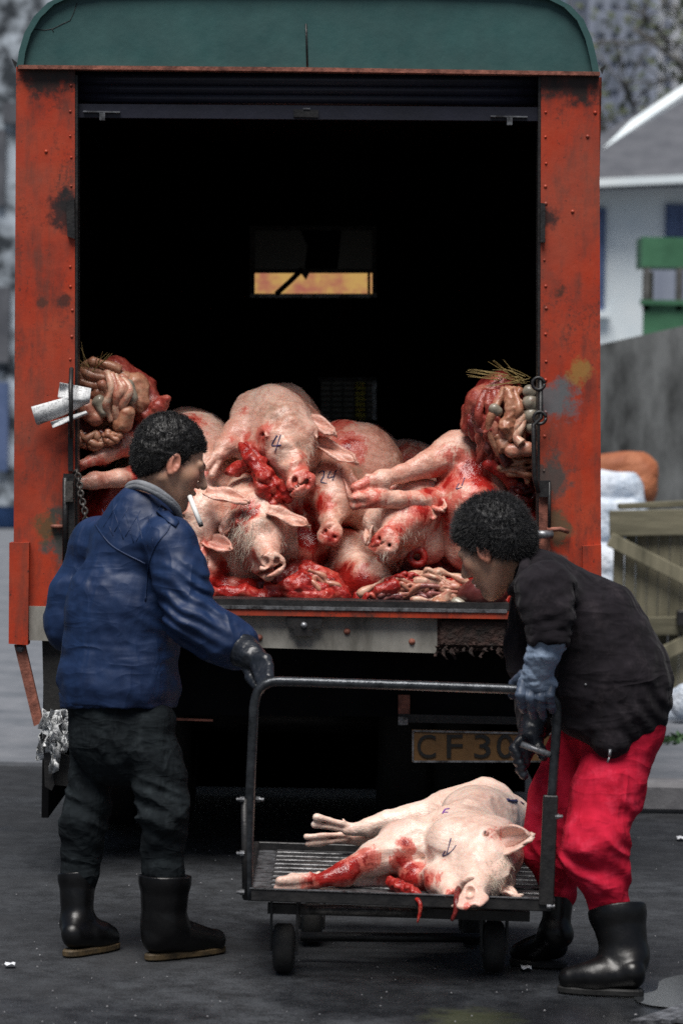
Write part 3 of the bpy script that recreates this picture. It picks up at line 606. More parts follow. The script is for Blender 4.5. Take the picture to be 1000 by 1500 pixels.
# ------------------------------------------------------------------ people
def frame(c, fwd, up):
    f = Vector(fwd).normalized(); u = Vector(up); u = (u - f * u.dot(f)).normalized(); l = u.cross(f)
    return Matrix.Translation(c) @ Matrix((f, l, u)).transposed().to_4x4()
def human_skin():
    t = NT("face_skin"); a = t.noise(18, 5, .6); c = t.ramp(a, [(.3, (.46, .245, .155)), (.7, (.62, .37, .26))])
    c = t.mix(t.math('MULTIPLY', t.attr("flush"), .6), c, (.46, .12, .08)); c = t.mix(t.math('MULTIPLY', t.attr("lip"), .8), c, (.24, .07, .055)); c = t.mix(t.math('MULTIPLY', t.attr("stubble"), t.math('MULTIPLY', t.noise(300, 2), .85)), c, (.09, .055, .045)); c = t.mix(t.attr("brow"), c, (.010, .008, .007))
    t.set(Base_Color=c, Roughness=.45, Subsurface_Weight=.1, Subsurface_Radius=(.02, .008, .004), Subsurface_Scale=.3); t.bump(t.noise(220, 4, .6), .25, .002); return t.m
M['face'] = human_skin()
def head_sdf(neck_to=(-.06, 0, -.2), nr=.058):
    s = Sdf()
    s.ell((-.018, 0, .035), (.100, .077, .092)); s.ell((.034, 0, -.035), (.062, .062, .088), None, .03)
    for y in (-1, 1):
        s.cone((-.012, y * .052, -.045), (.068, y * .016, -.104), .022, .018, .03)
        s.ball((.056, y * .047, -.012), .026, .03)
        s.cone((.090, y * .012, .028), (.072, y * .05, .030), .011, .010, .014)
    s.ball((.076, 0, -.103), .021, .025)
    s.cone((.088, 0, .024), (.120, 0, -.022), .008, .0120, .012)
    for y in (-1, 1):
        s.ball((.103, y * .012, -.028), .0095, .008); s.ell((.094, y * .032, .010), (.016, .018, .011), None, .014, True); s.ball((.0775, y * .032, .0105), .0130, .004)
        s.cone((.092, y * .022, .017), (.080, y * .044, .013), .0045, .004, .005)
    s.cone((.098, -.016, -.055), (.098, .016, -.055), .0082, .0082, .008); s.cone((.095, -.013, -.070), (.095, .013, -.070), .0088, .0088, .008)
    s.ell((.106, 0, -.0625), (.013, .024, .0026), None, .003, True)
    for y in (-1, 1):
        ME = Matrix.Rotation(y * .35, 3, 'Z') @ Matrix.Rotation(-.18, 3, 'Y'); s.ell((-.010, y * .082, .000), (.021, .0095, .034), ME, .006); s.ell((-.004, y * .0915, .004), (.0115, .007, .021), ME, .005, True); s.ball((.004, y * .083, -.006), .0065, .006); s.ball((-.006, y * .083, -.029), .0085, .006)
    s.cone((-.025, 0, -.05), neck_to, nr, nr + .004, .03); return s
def head_attrs(o, xf):
    v = np.array([p.co[:] for p in o.data.vertices]); I = np.array(xf.inverted()); L = v @ I[:3, :3].T + I[:3, 3]
    g = lambda c, r: np.clip(1 - np.linalg.norm((L - np.array(c)) / np.array(r), axis=1), 0, 1)
    ay = L * np.array([1, 0, 1]) + np.abs(L * np.array([0, 1, 0]))
    h = lambda c, r: np.clip((1 - np.linalg.norm((ay - np.array(c)) / np.array(r), axis=1)) * 2, 0, 1)
    set_attr(o.data, "flush", np.maximum(h((.08, .045, -.015), (.05, .04, .04)), h((-.01, .085, 0), (.05, .03, .05)))); set_attr(o.data, "lip", np.clip(h((.1, 0, -.062), (.018, .026, .013)) * 1.5, 0, 1))
    set_attr(o.data, "stubble", np.maximum(h((.08, .0, -.09), (.07, .06, .035)), h((.1, 0, -.045), (.02, .025, .012)))); set_attr(o.data, "brow", np.clip(h((.093, .034, .036), (.022, .025, .0065)) * 2, 0, 1) + np.clip(h((.092, .033, .0115), (.010, .016, .0028)) * 2, 0, .9))
def hair_obj(name, m, parent, xf, zl, scale=1.0, curl=.006, freq=85, thick=0.0):
    s = Sdf().ell((-.022, 0, .046), (.110 + thick, .088 + thick, .100 + thick)); s.ell((-.050, 0, -.0), (.075 + thick, .080 + thick, .085 + thick), None, .03)
    def post(P, d):
        z = np.interp(P[:, 0] + .006 * noise(P, 90, 5), [p[0] for p in zl], [p[1] for p in zl]) + .004 * noise(P, 140, 2); return np.maximum(d, (z - P[:, 2]) * .7)
    def disp(P): r = np.abs(noise(P, freq, 1)); r2 = np.abs(noise(P, freq * 2.1, 4)); return -curl * (1 - 2 * r) - curl * .5 * (1 - 2 * r2)
    return body(name, s, .0024, m, parent, disp, post, xf)
def curls(o, n, L, r, m, parent, name, seed=1, turn=2.4):
    """short springy locks standing off the hair's surface"""
    me = o.data; rg = random.Random(seed); b = MB(); P = [v.co.copy() for v in me.vertices]; N = [v.normal.copy() for v in me.vertices]
    for _ in range(n):
        i = rg.randrange(len(P)); p, nn = P[i], N[i]; t = nn.cross(Vector((rg.gauss(0, 1), rg.gauss(0, 1), rg.gauss(0, 1)))).normalized(); s = nn.cross(t); l = L * rg.uniform(.5, 1.2); a0 = rg.uniform(0, 6)
        pts = [p + nn * (l * k / 4 - .001) + (t * math.cos(a0 + turn * k / 4) + s * math.sin(a0 + turn * k / 4)) * l * .45 * (k / 4) for k in range(5)]
        b.tube(pts, [r, r, r * .9, r * .7, r * .2], 3, False)
    return tag(b.build(name, m, parent), kind='stuff')
def fold(P, freq, amp, ax, seed, squash=.35):
    """cloth creases that run across direction ax"""
    a = np.array(Vector(ax).normalized()); Q = P - np.outer(P @ a, a) * (1 - 1.0); Q = P * squash + np.outer(P @ a, a) * (1 - squash) + .035 * np.stack([noise(P, 5, seed + 9)] * 3, 1)
    n_ = noise(Q, freq, seed); return -amp * (1 - np.abs(n_) * 2.2) * np.clip(.5 + noise(P, 4, seed + 3), 0, 1)
def boot(name, top, ankle, heel, toe, r_top, r_ank, parent, sole_m, h=.0032, hollow=True):
    """rubber boot: top, ankle, heel and toe are points; heel and toe lie on the ground"""
    s = Sdf(); f = (toe - heel).normalized(); u = Vector((0, 0, 1)); L = (toe - heel).length; g_ = min(1.0, .45 + .55 * L / .26)
    s.cone(top, ankle, r_top, r_ank, .02); hb = heel + f * .038 + u * .055
    s.cone(ankle, hb + u * .01, r_ank, .035 * g_, .014); s.cone(hb, heel + f * (L * .5) + u * .045, .037 * g_, .037 * g_, .014); s.cone(heel + f * (L * .5) + u * .048, heel + f * (L - .040 * g_) + u * .037, .038 * g_, .034 * g_, .014); s.cone(ankle + u * -.015, heel + f * (L * .62) + u * .050, r_ank * .8, .032 * g_, .04)
    s.cone(top + (top - ankle).normalized() * -.012, top + (top - ankle).normalized() * -.002, r_top + .004, r_top + .004, .006)
    s.cut(top, top - ankle, .003); s.cut(heel + u * .016, -u, .003)
    if hollow: s.cone(top + (top - ankle) * .1, top - (top - ankle) * .3, r_top - .009, r_top - .011, .004, None, True)
    def disp(P): return .0016 * noise(P, 22, 3) + .0030 * noise(P * np.array([.4, .4, 1.0]), 26, 8) * np.clip(1.2 - np.abs(P[:, 2] - ankle.z) / .10, 0, 1)
    o = body(name, s, h, M['gum'], parent, disp)
    b = MB(); side = f.cross(u); N = 28
    def ring(z, gr):
        P = []
        for k in range(N):
            a = 2 * math.pi * k / N; ca, sa = math.cos(a), math.sin(a); x = L / 2 + ca * (L / 2 - .004 + gr); wd = (.0375 + gr) * (1 - .16 * math.exp(-((x - L * .38) / .05) ** 2)) * abs(sa) ** .75 * (1 if sa > 0 else -1); P.append(heel + f * x + side * wd + u * z)
        return P
    rg = [ring(0.0, -.001), ring(.003, .001), ring(.015, .001), ring(.020, -.004)]
    b.add(sum(rg, []), [tuple(range(N - 1, -1, -1)), tuple(range(3 * N, 4 * N))] + [(j * N + k, j * N + (k + 1) % N, (j + 1) * N + (k + 1) % N, (j + 1) * N + k) for j in range(3) for k in range(N)])
    b.build('sole', sole_m, o); return o

# ---------------- the smoking man on the left
D1 = 8.38
def A(px, py, dd=0.0): return W(px, py, D1 + dd)
def ar(r): return rad(r, D1)
man = empty('person', G(170, 1395), 'man in a blue quilted jacket, dark jeans and black rubber boots, smoking, seen from behind', 'person')
hx = frame(A(250, 678, .02), (.88, .27, -.40), (.35, .05, 1)) @ Matrix.Scale(1.0, 4)
hs = head_sdf(hx.inverted() @ A(217, 742, .03), .050); mb = body('body', hs, .0023, M['face'], man, None, None, hx); head_attrs(mb, hx)
hr = hair_obj('hair', M['hair'], man, hx, [(-.2, -.085), (-.075, -.082), (-.035, -.040), (-.022, .01), (-.004, .036), (.012, .002), (.022, .010), (.034, .05), (.06, .072), (.2, .080)], curl=.0026, freq=55, thick=-.006)
curls(hr, 11000, .0085, .00055, M['hair'], hr, 'curls', 3, 2.0)
jk = Sdf(); SQ = ((0, 1, 0), 1.25)
jk.cone(A(206, 788), A(182, 890), ar(56), ar(80), .05, SQ); jk.cone(A(182, 890), A(172, 1000), ar(80), ar(87), .05, SQ)
jk.cone(A(152, 795, .12), A(248, 794, -.10), ar(42), ar(37), .05); jk.cone(A(208, 752, -.01), A(205, 790), ar(40), ar(56), .05)
jk.chain([(A(250, 798, -.13), ar(38)), (A(268, 850, -.16), ar(38)), (A(283, 905, -.19), ar(37))], .03); jk.chain([(A(283, 905, -.19), ar(37)), (A(318, 928, -.20), ar(31)), (A(345, 944, -.19), ar(29))], .03)
jk.chain([(A(148, 800, .13), ar(40)), (A(112, 870, .13), ar(36)), (A(102, 915, .13), ar(33)), (A(112, 890, .42), ar(25))], .03)
jk.cone(A(173, 1006), A(172, 1020), ar(89), ar(84), .02, SQ); jk.cut(A(172, 1033), Vector((.03, -.10, -1)), .006); jk.cut(A(212, 726, 0), Vector((.30, .18, 1)), .01)
def jdisp(P):
    d = fold(P, 12, .010, (.45, .1, 1), 1, .3) + fold(P, 8, .016, (-.6, .2, 1), 5, .28) * np.clip((1.12 - P[:, 2]) * 4, 0, 1) + .003 * noise(P, 30, 4)
    e = np.array(A(285, 900, -.18)); k = np.exp(-((P - e) ** 2).sum(1) / .012); d += k * -.010 * np.sin((P[:, 2] * 1.0 + P[:, 0] * .55) * 150 + 2 * noise(P, 12, 7))
    return d
jo = body('jacket', jk, .0042, M['jacket'], man, jdisp)
# quilted yoke: lozenge seams sewn into the back of the shoulders
# knitted collar, shoulder strap, hem band, cuff
cp = smooth_path([A(187, 718, .07), A(190, 711, .0), A(204, 708, -.06), A(226, 716, -.095), A(246, 730, -.09), A(259, 744, -.055), A(263, 756, -.02)], 5)
b = MB()
for k, (dz, r_) in enumerate(((0, 5.2), (-.008, 5.6))): b.tube([p + Vector((0, 0, dz)) for p in cp], ar(r_), 10)
b.build('collar', M['knit'], man)
hm = Sdf().cone(A(172, 1018), A(172, 1034), ar(85), ar(83), .01, SQ); hm.cut(A(172, 1037), Vector((.03, -.10, -1)), .004); hm.cut(A(172, 1012), Vector((-.03, .10, 1)), .004)
body('hem_band', hm, .005, M['jacket'], man, lambda P: .0025 * np.sin((P[:, 0] + P[:, 1] * .7) * 330))
bv = BVHTree.FromPolygons([v.co for v in jo.data.vertices], [tuple(p.vertices) for p in jo.data.polygons])
def on(bvh, px, py, off=.0, dflt=9.0):
    o0 = Vector((0, 0, CAM_Z)); d = ray(px, py).normalized(); h, n_, i, dist = bvh.ray_cast(o0, d)
    return (h + n_ * off, n_) if h is not None else (W(px, py, dflt), Vector((0, -1, 0)))
def seam(bvh, pts, r, m, name, parent, off=.0005, dens=6):
    ps = smooth_path([on(bvh, x, y, off)[0] for x, y in [(q.x, q.y) for q in smooth_path([Vector((a, b_, 0)) for a, b_ in pts], dens)]], 1); return MB().tube(ps, r, 6).build(name, m, parent)
seam(bv, [(252, 755), (247, 775), (228, 800), (217, 835), (213, 880)], .0028, M['jacket'], 'sleeve_seam', jo)
seam(bv, [(140, 768), (165, 800), (214, 826)], .0025, M['jacket'], 'yoke_seam', jo)
for k in range(5):
    seam(bv, [(150 + k * 17, 752 + k * 3 - 6), (166 + k * 15, 785 + k * 5)], .0016, M['jacket'], 'quilt_seam', jo, .0, 3); seam(bv, [(172 + k * 17, 738 + k * 5), (152 + k * 16, 772 + k * 7)], .0016, M['jacket'], 'quilt_seam', jo, .0, 3)
b = MB(); sp_ = [on(bv, x, y, .004)[0] for x, y in ((236, 742), (244, 749), (252, 757), (262, 766))]; sp2 = [on(bv, x, y, .004)[0] for x, y in ((228, 750), (237, 758), (246, 766), (257, 774))]
b.grid(lambda u, v: sp_[round(u * 3)].lerp(sp2[round(u * 3)], v), 3, 1, True, .004); b.build('shoulder_strap', M['jacket'], jo)
# trousers
tr = Sdf(); tr.cone(A(174, 1015), A(178, 1075), ar(78), ar(80), .04, SQ); tr.cone(A(142, 1058, .05), A(220, 1058, -.05), ar(40), ar(40), .02)
tr.chain([(A(141, 1088, .05), ar(41)), (A(133, 1140, .05), ar(34)), (A(124, 1200, .03), ar(34)), (A(119, 1250, .04), ar(30)), (A(115, 1305, .04), ar(27))], .008)
tr.chain([(A(218, 1088, -.05), ar(43)), (A(236, 1140, -.07), ar(39)), (A(241, 1190, -.08), ar(37)), (A(239, 1240, -.06), ar(32)), (A(240, 1305, -.06), ar(30))], .008); tr.cut(A(174, 1016), Vector((0, 0, 1)), .004)
def tdisp(P):
    d = .0045 + .003 * noise(P, 28, 4); z = P[:, 2]; zk = A(240, 1185).z
    for c, amp in ((A(240, 1190, -.1), .016), (A(126, 1195, 0), .016)):
        k = np.exp(-((P - np.array(c)) ** 2 / np.array([.02, .02, .009])).sum(1)); d = d - amp * k * (1 - 2.4 * np.abs(noise(P * np.array([.32, .32, 1]) + np.outer(P[:, 0], [0, 0, .45]), 24, 6)))
    return d + fold(P, 12, .010, (.5, .1, 1), 2, .35) + fold(P, 10, .006, (-.3, .1, 1), 12, .35)
body('trousers', tr, .0042, M['denim'], man, tdisp)
# boots
gl, gr_ = G(94, 1402), G(212, 1407)
boot('boot', A(113, 1279, .04), A(114, 1346, .01), gl, G(174, 1387), ar(27), ar(23), man, M['sole'])
boot('boot', A(242, 1282, -.06), A(240, 1352, -.07), gr_, G(330, 1393), ar(37), ar(32), man, M['sole'])
# gloves
def glove(name, m, parent, wrist, rw, palm, rp, fingers, thumb, h=.0026, cuff=None):
    s = Sdf()
    if cuff: s.chain(cuff, .015)
    s.cone(wrist, palm, rw, rp, .02)
    for ch_ in fingers: s.cone(palm, ch_[0][0], rp * .62, ch_[0][1] * 1.1, .012); s.chain(ch_, .004)
    s.chain(thumb, .006); return body(name, s, h, m, parent, lambda P: .0022 * (1 - 2 * np.abs(noise(P * np.array([.5, .5, 1]), 45, 2))) + .0008 * noise(P, 120, 5))
TDP = 7.97
fg = [[(A(372 + 6 * i, 972 - 2 * i, -.30 - .012 * i), ar(8.5)), (A(379 + 5 * i, 988 - 4 * i, -.36), ar(7.8)), (A(383 + 3.5 * i, 1004 - 4 * i, -.40), ar(7)), (A(380 + 3 * i, 1012 - 4 * i, -.385), ar(6))] for i in range(4)]
glove('glove', M['glove_dark'], man, A(345, 944, -.20), ar(25), A(370, 962, -.28), ar(20), fg, [(A(362, 972, -.25), ar(10)), (A(368, 992, -.30), ar(9)), (A(376, 1006, -.34), ar(7))], cuff=[(A(335, 938, -.195), ar(24.5)), (A(352, 948, -.21), ar(25))])
fg = [[(A(96 + 3 * i, 850 + 7 * i, .50), ar(7)), (A(92 + 3 * i, 852 + 7 * i, .55), ar(6)), (A(96 + 3 * i, 856 + 7 * i, .58), ar(5.5))] for i in range(4)]
glove('glove', M['glove_dark'], man, A(110, 886, .44), ar(20), A(103, 868, .48), ar(15), fg, [(A(108, 852, .47), ar(7)), (A(112, 838, .48), ar(6))])
cg = MB().tube([A(278, 727, -.03), A(286, 748, -.06), A(294, 768, -.08)], ar(3.6), 12).build('cigarette', M['white']); tag(cg, 'lit white cigarette held in the lips of the man in blue', 'cigarette')
MB().tube([A(293.5, 766, -.0795), A(295, 771, -.082)], ar(3.5), 10).build('ash', M['greyhair'], cg)

# ---------------- the stooping person on the right
D2 = 8.08
def B(px, py, dd=0.0): return W(px, py, D2 + dd)
def br(r): return rad(r, D2)
wk = empty('person', G(890, 1440), 'stooping person in a black jacket, red trousers and black boots, gripping the trolley frame', 'person')
hx2 = frame(B(722, 803, .06), (-.74, .45, -.52), (-.34, .05, 1))
hb_ = body('body', head_sdf(hx2.inverted() @ B(778, 846, .07), .048), .0028, M['face'], wk, None, None, hx2); head_attrs(hb_, hx2)
h2 = hair_obj('hair', M['greyhair'], wk, hx2, [(-.2, -.075), (-.08, -.07), (-.03, -.035), (.0, .0), (.02, .01), (.045, .05), (.08, .08), (.2, .085)], curl=.0035, freq=40, thick=.0)
curls(h2, 14000, .017, .0005, M['greyhair'], h2, 'curls', 5, 1.1)
bk = Sdf(); S2 = ((0, 1, 0), 1.1)
bk.chain([(B(806, 868, .08), br(50)), (B(862, 925, .06), br(76)), (B(888, 985, .05), br(82)), (B(902, 1030, .05), br(70))], .06, S2)
bk.cone(B(779, 834, .05), B(806, 868, .06), br(33), br(48), .05); bk.cone(B(925, 1002, .05), B(918, 1042, .03), br(56), br(54), .05); bk.cone(B(800, 868, -.10), B(808, 868, .22), br(42), br(42), .05); bk.cone(B(900, 1015, .0), B(894, 1084, -.066), br(68), br(26), .05); bk.cone(B(860, 1020, -.01), B(856, 1050, -.01), br(50), br(34), .05)
bk.chain([(B(798, 868, -.13), br(43)), (B(802, 900, -.17), br(36)), (B(803, 922, -.185), br(31))], .025)
bk.chain([(B(786, 880, .20), br(38)), (B(772, 950, .20), br(32)), (B(782, 1020, .16), br(28)), (B(782, 1062, .10), br(24))], .025)
def bdisp(P):
    e = np.array(B(803, 915, -.17)); k = np.exp(-((P - e) ** 2).sum(1) / .010); c = np.array(B(800, 860, -.13)); k2 = np.exp(-((P - c) ** 2).sum(1) / .012)
    return fold(P, 11, .010, (-.55, .1, 1), 21, .4) + .003 * noise(P, 30, 4) - .004 * k * np.sin((P[:, 2] - P[:, 0] * .4) * 130 + 2 * noise(P, 11, 2)) - .002 * k2 * np.sin((P[:, 2] + P[:, 0] * .9) * 120 + 2 * noise(P, 10, 3)) + .004 * np.sin((P[:, 0] * 1.2 + P[:, 2]) * 90 + 3 * noise(P, 8, 1)) * np.exp(-((P - np.array(B(935, 1045, 0))) ** 2).sum(1) / .02)
bjo = body('jacket', bk, .0044, M['brownblack'], wk, bdisp)
bv2 = BVHTree.FromPolygons([v.co for v in bjo.data.vertices], [tuple(p.vertices) for p in bjo.data.polygons])
seam(bv2, [(838, 850), (842, 880), (838, 915), (833, 940)], .0028, M['brownblack'], 'sleeve_seam', bjo)
cf = Sdf().cone(B(802, 918, -.18), B(803, 932, -.19), br(33), br(31), .01); cf.cone(B(802, 915, -.18), B(804, 960, -.2), br(26), br(26), .004, None, True); body('cuff', cf, .003, M['brownblack'], wk, lambda P: .003 * noise(P, 40, 1))
MB().dome(on(bv2, 857, 1003, 0)[0], (0, -1, 0), .0045, .004).build('snap_button', M['galv'], bjo)
zp = MB().tube([B(893, 1098, -.16), B(892, 1108, -.165)], .0045, 6).build('zip_pull', M['galv'], bjo); MB().tube([B(892, 1109, -.165), B(889, 1117, -.165)], .0028, 6).build('zip_tag', M['galv'], zp)
MB().tube(smooth_path([B(775, 812, .10), B(768, 818, .02), B(768, 832, -.04), B(762, 850, -.03), B(750, 866, .03)], 5), br(9), 10).build('collar', M['brownblack'], wk)
rt = Sdf(); rt.cone(B(925, 1030, .05), B(920, 1060, .03), br(46), br(57), .05); rt.cone(B(910, 1060, .055), B(880, 1070, .2), br(54), br(54), .05)
rt.chain([(B(914, 1070, .045), br(53)), (B(889, 1160, -.02), br(52)), (B(868, 1240, -.09), br(46)), (B(883, 1285, -.09), br(37)), (B(897, 1345, -.08), br(34))], .03)
rt.chain([(B(868, 1075, .18), br(58)), (B(822, 1170, .16), br(50)), (B(803, 1235, .14), br(42)), (B(818, 1310, .17), br(26))], .03)
def rdisp(P):
    d = .0045 + .003 * noise(P, 28, 4)
    for c, amp in ((B(880, 1265, -.12), .017), (B(800, 1240, .1), .014)):
        k = np.exp(-((P - np.array(c)) ** 2 / np.array([.02, .02, .008])).sum(1)); d = d - amp * k * (1 - 2.4 * np.abs(noise(P * np.array([.32, .32, 1]) + np.outer(P[:, 0], [0, 0, .5]), 24, 6)))
    return d + fold(P, 11, .010, (.7, .1, 1), 32, .35) + fold(P, 9, .007, (-.5, .1, 1), 42, .35)
rto = body('trousers', rt, .0044, M['redcloth'], wk, rdisp)
boot('boot', B(903, 1330, -.08), B(915, 1402, -.13), G(944, 1459), G(814, 1452), br(41), br(33), wk, M['darksole'])
boot('boot', B(818, 1292, .17), B(814, 1362, .14), G(832, 1418), G(744, 1412), br(24), br(22), wk, M['darksole'])
# gripping right hand: pale gauntlet, dark wet fingers over the bar
D3 = 7.97
def C_(px, py, dd=0.0): return W(px, py, D3 + dd)
cr_ = lambda r: rad(r, D3)
gs = Sdf(); gs.chain([(C_(804, 922, -.07), cr_(26)), (C_(796, 955, -.07), cr_(24)), (C_(790, 975, -.055), cr_(21)), (C_(786, 993, -.045), cr_(22))], .02); gs.cone(C_(768, 1000, -.035), C_(806, 1002, -.045), cr_(11), cr_(11), .02); gs.cone(C_(803, 930, -.07), C_(805, 936, -.07), cr_(29), cr_(28), .006)
body('glove', gs, .0026, M['glove_light'], wk, lambda P: .0030 * (1 - 2 * np.abs(noise(P * np.array([.45, .45, 1]), 42, 2))) + .0008 * noise(P, 130, 5))
fs_ = Sdf()
for i in range(4):
    x = 763 + 14.0 * i; e = -2 if i in (1, 2) else 2
    fs_.chain([(C_(x + 2, 1001, -.045), cr_(8.6)), (C_(x - 1, 1020 + e * -1, -.062), cr_(8)), (C_(x + 1, 1036 - e, -.045), cr_(7.2)), (C_(x + 4, 1044 - e * 2, -.015), cr_(6.4))], .003)
fs_.chain([(C_(766, 990, -.02), cr_(10)), (C_(752, 1003, .01), cr_(8)), (C_(750, 1018, .02), cr_(7))], .004)
body('glove_fingers', fs_, .0024, M['glove_mid'], wk, lambda P: .0012 * (1 - 2 * np.abs(noise(P * np.array([.4, .4, 1]), 70, 2))))
# the other hand, in a black glove, on the short side bar
fg = [[(B(762 + 2 * i, 1086 + 10 * i, -.03), br(8)), (B(752 + 3 * i, 1096 + 10 * i, -.05), br(7.5)), (B(758 + 3 * i, 1108 + 9 * i, -.06), br(7))] for i in range(4)]
glove('glove', M['glove_dark'], wk, B(782, 1052, .11), br(22), B(776, 1086, .02), br(20), fg, [(B(788, 1092, .0), br(9)), (B(795, 1108, -.03), br(8))])
# ------------------------------------------------------------------ the trolley
tro = empty('trolley', G(585, 1400), 'black steel platform trolley with a tall tube handle, a single carcass on its slats', 'trolley')
DF, DB = 7.96, 8.86
def F_(px, py, dd=0.0): return W(px, py, DF + dd)
hp = smooth_path([F_(363, 1318), F_(366, 1180), F_(371, 1060), F_(373, 1030), F_(380, 1010), F_(398, 999), F_(430, 998.5)], 6) + [F_(600, 1004), F_(740, 1009)] + smooth_path([F_(775, 1011), F_(797, 1014), F_(811, 1026), F_(815, 1046), F_(811, 1120), F_(803, 1240), F_(798, 1322)], 6)
MB().tube(hp, .0135, 14).build('handle', M['steeltube'], tro)
fl, fr, bl_, brr = F_(362, 1306), F_(808, 1322), W(376, 1239, DB), W(790, 1252, DB)
def angle(a, b, name, w=.040, t=.018): return MB().bar(a, b, w, t, (0, 0, 1), .003).build(name, M['black'], tro)
fd = Vector((0, 0, -.008)); angle(fl + fd, fr + fd, 'frame_rail', .034); angle(bl_, brr, 'frame_rail', .028); angle(fl + fd, bl_, 'frame_rail', .03); angle(fr + fd, brr, 'frame_rail', .03)
MB().bar(fl + Vector((0, -.01, .012)), fr + Vector((0, -.01, .012)), .003, .005).build('worn_edge', M['galv'], tro)
for i in range(11):
    t_ = (i + .75) / 11.2; a, b_ = fl.lerp(bl_, t_), fr.lerp(brr, t_); dz = Vector((0, 0, -.012))
    MB().bar(a + (b_ - a) * .07 + dz, b_ - (b_ - a) * .01 + dz, .010, .045, (0, 0, 1), .003).build('slat', M['slatsteel'], tro)
MB().bar(fl.lerp(fr, .045) + Vector((0, 0, -.016)), bl_.lerp(brr, .045) + Vector((0, 0, -.016)), .01, .075).build('deck_edge', M['galv'], tro)
MB().tube([F_(358, 1170, -.005), F_(360, 1316, -.005)], .010, 8).build('post_sleeve', M['black'], tro)
MB().bar(F_(806, 1165, -.008), F_(799, 1326, -.008), .042, .02, (1, 0, 0), .003).build('post_sleeve', M['black'], tro)
for (x, y, s) in ((352, 1171, -1), (381, 1171, 1), (352, 1307, -1), (818, 1196, 1), (806, 1327, 1), (352, 1250, -1)):
    MB().lathe(F_(x - s * 6, y, -.012), (s, 0, 0), [(0, .0001), (0, .008), (.012, .008), (.012, .005), (.022, .005), (.022, .0001)], 8, False).build('bolt', M['galv'], tro)
MB().tube([F_(763, 1090, .02), F_(806, 1106, 0)], .009, 10).build('side_bar', M['galv'], tro)
def caster(px, py, rpx, name='caster_wheel'):
    g0 = G(px, py); r = rad(rpx, g0.y); c = g0 + Vector((0, 0, r)); tw = .028
    wl = MB().lathe(c, (1, 0, 0), [(-tw, .0001), (-tw, r * .55), (-tw - .004, r * .6), (-tw, r * .86), (-tw * .7, r), (tw * .7, r), (tw, r * .86), (tw + .004, r * .6), (tw, r * .55), (tw, .0001)], 28).build(name, M['rubber'], tro)
    MB().lathe(c, (1, 0, 0), [(-tw - .012, .0001), (-tw - .012, r * .3), (tw + .012, r * .3), (tw + .012, .0001)], 12).build('hub', M['galv'], wl)
    for s in (-1, 1): MB().bar(c + Vector((s * (tw + .009), 0, -.008)), Vector((c.x + s * (tw + .009), c.y + .015, .225)), .05, .007, (0, 1, 0)).build('fork', M['black'], wl)
    MB().box((c.x, c.y + .015, .228), (tw + .03, .045, .008)).build('caster_plate', M['black'], wl)
for a in ((415, 1424, 36), (722, 1424, 38), (456, 1382, 30), (690, 1384, 30)): caster(*a)
MB().tube([W(440, 1372, 8.3), W(705, 1374, 8.3)], .014, 10).build('axle_bar', M['black'], tro)
MB().bar(W(392, 1330, 8.15), W(775, 1342, 8.15), .028, .03).build('cross_member', M['black'], tro); MB().bar(W(450, 1300, 8.6), W(735, 1310, 8.6), .028, .03).build('cross_member', M['black'], tro)
MB().tube([W(440, 1333, 8.05), W(625, 1337, 8.05)], .012, 8).build('brace', M['chain'], tro)

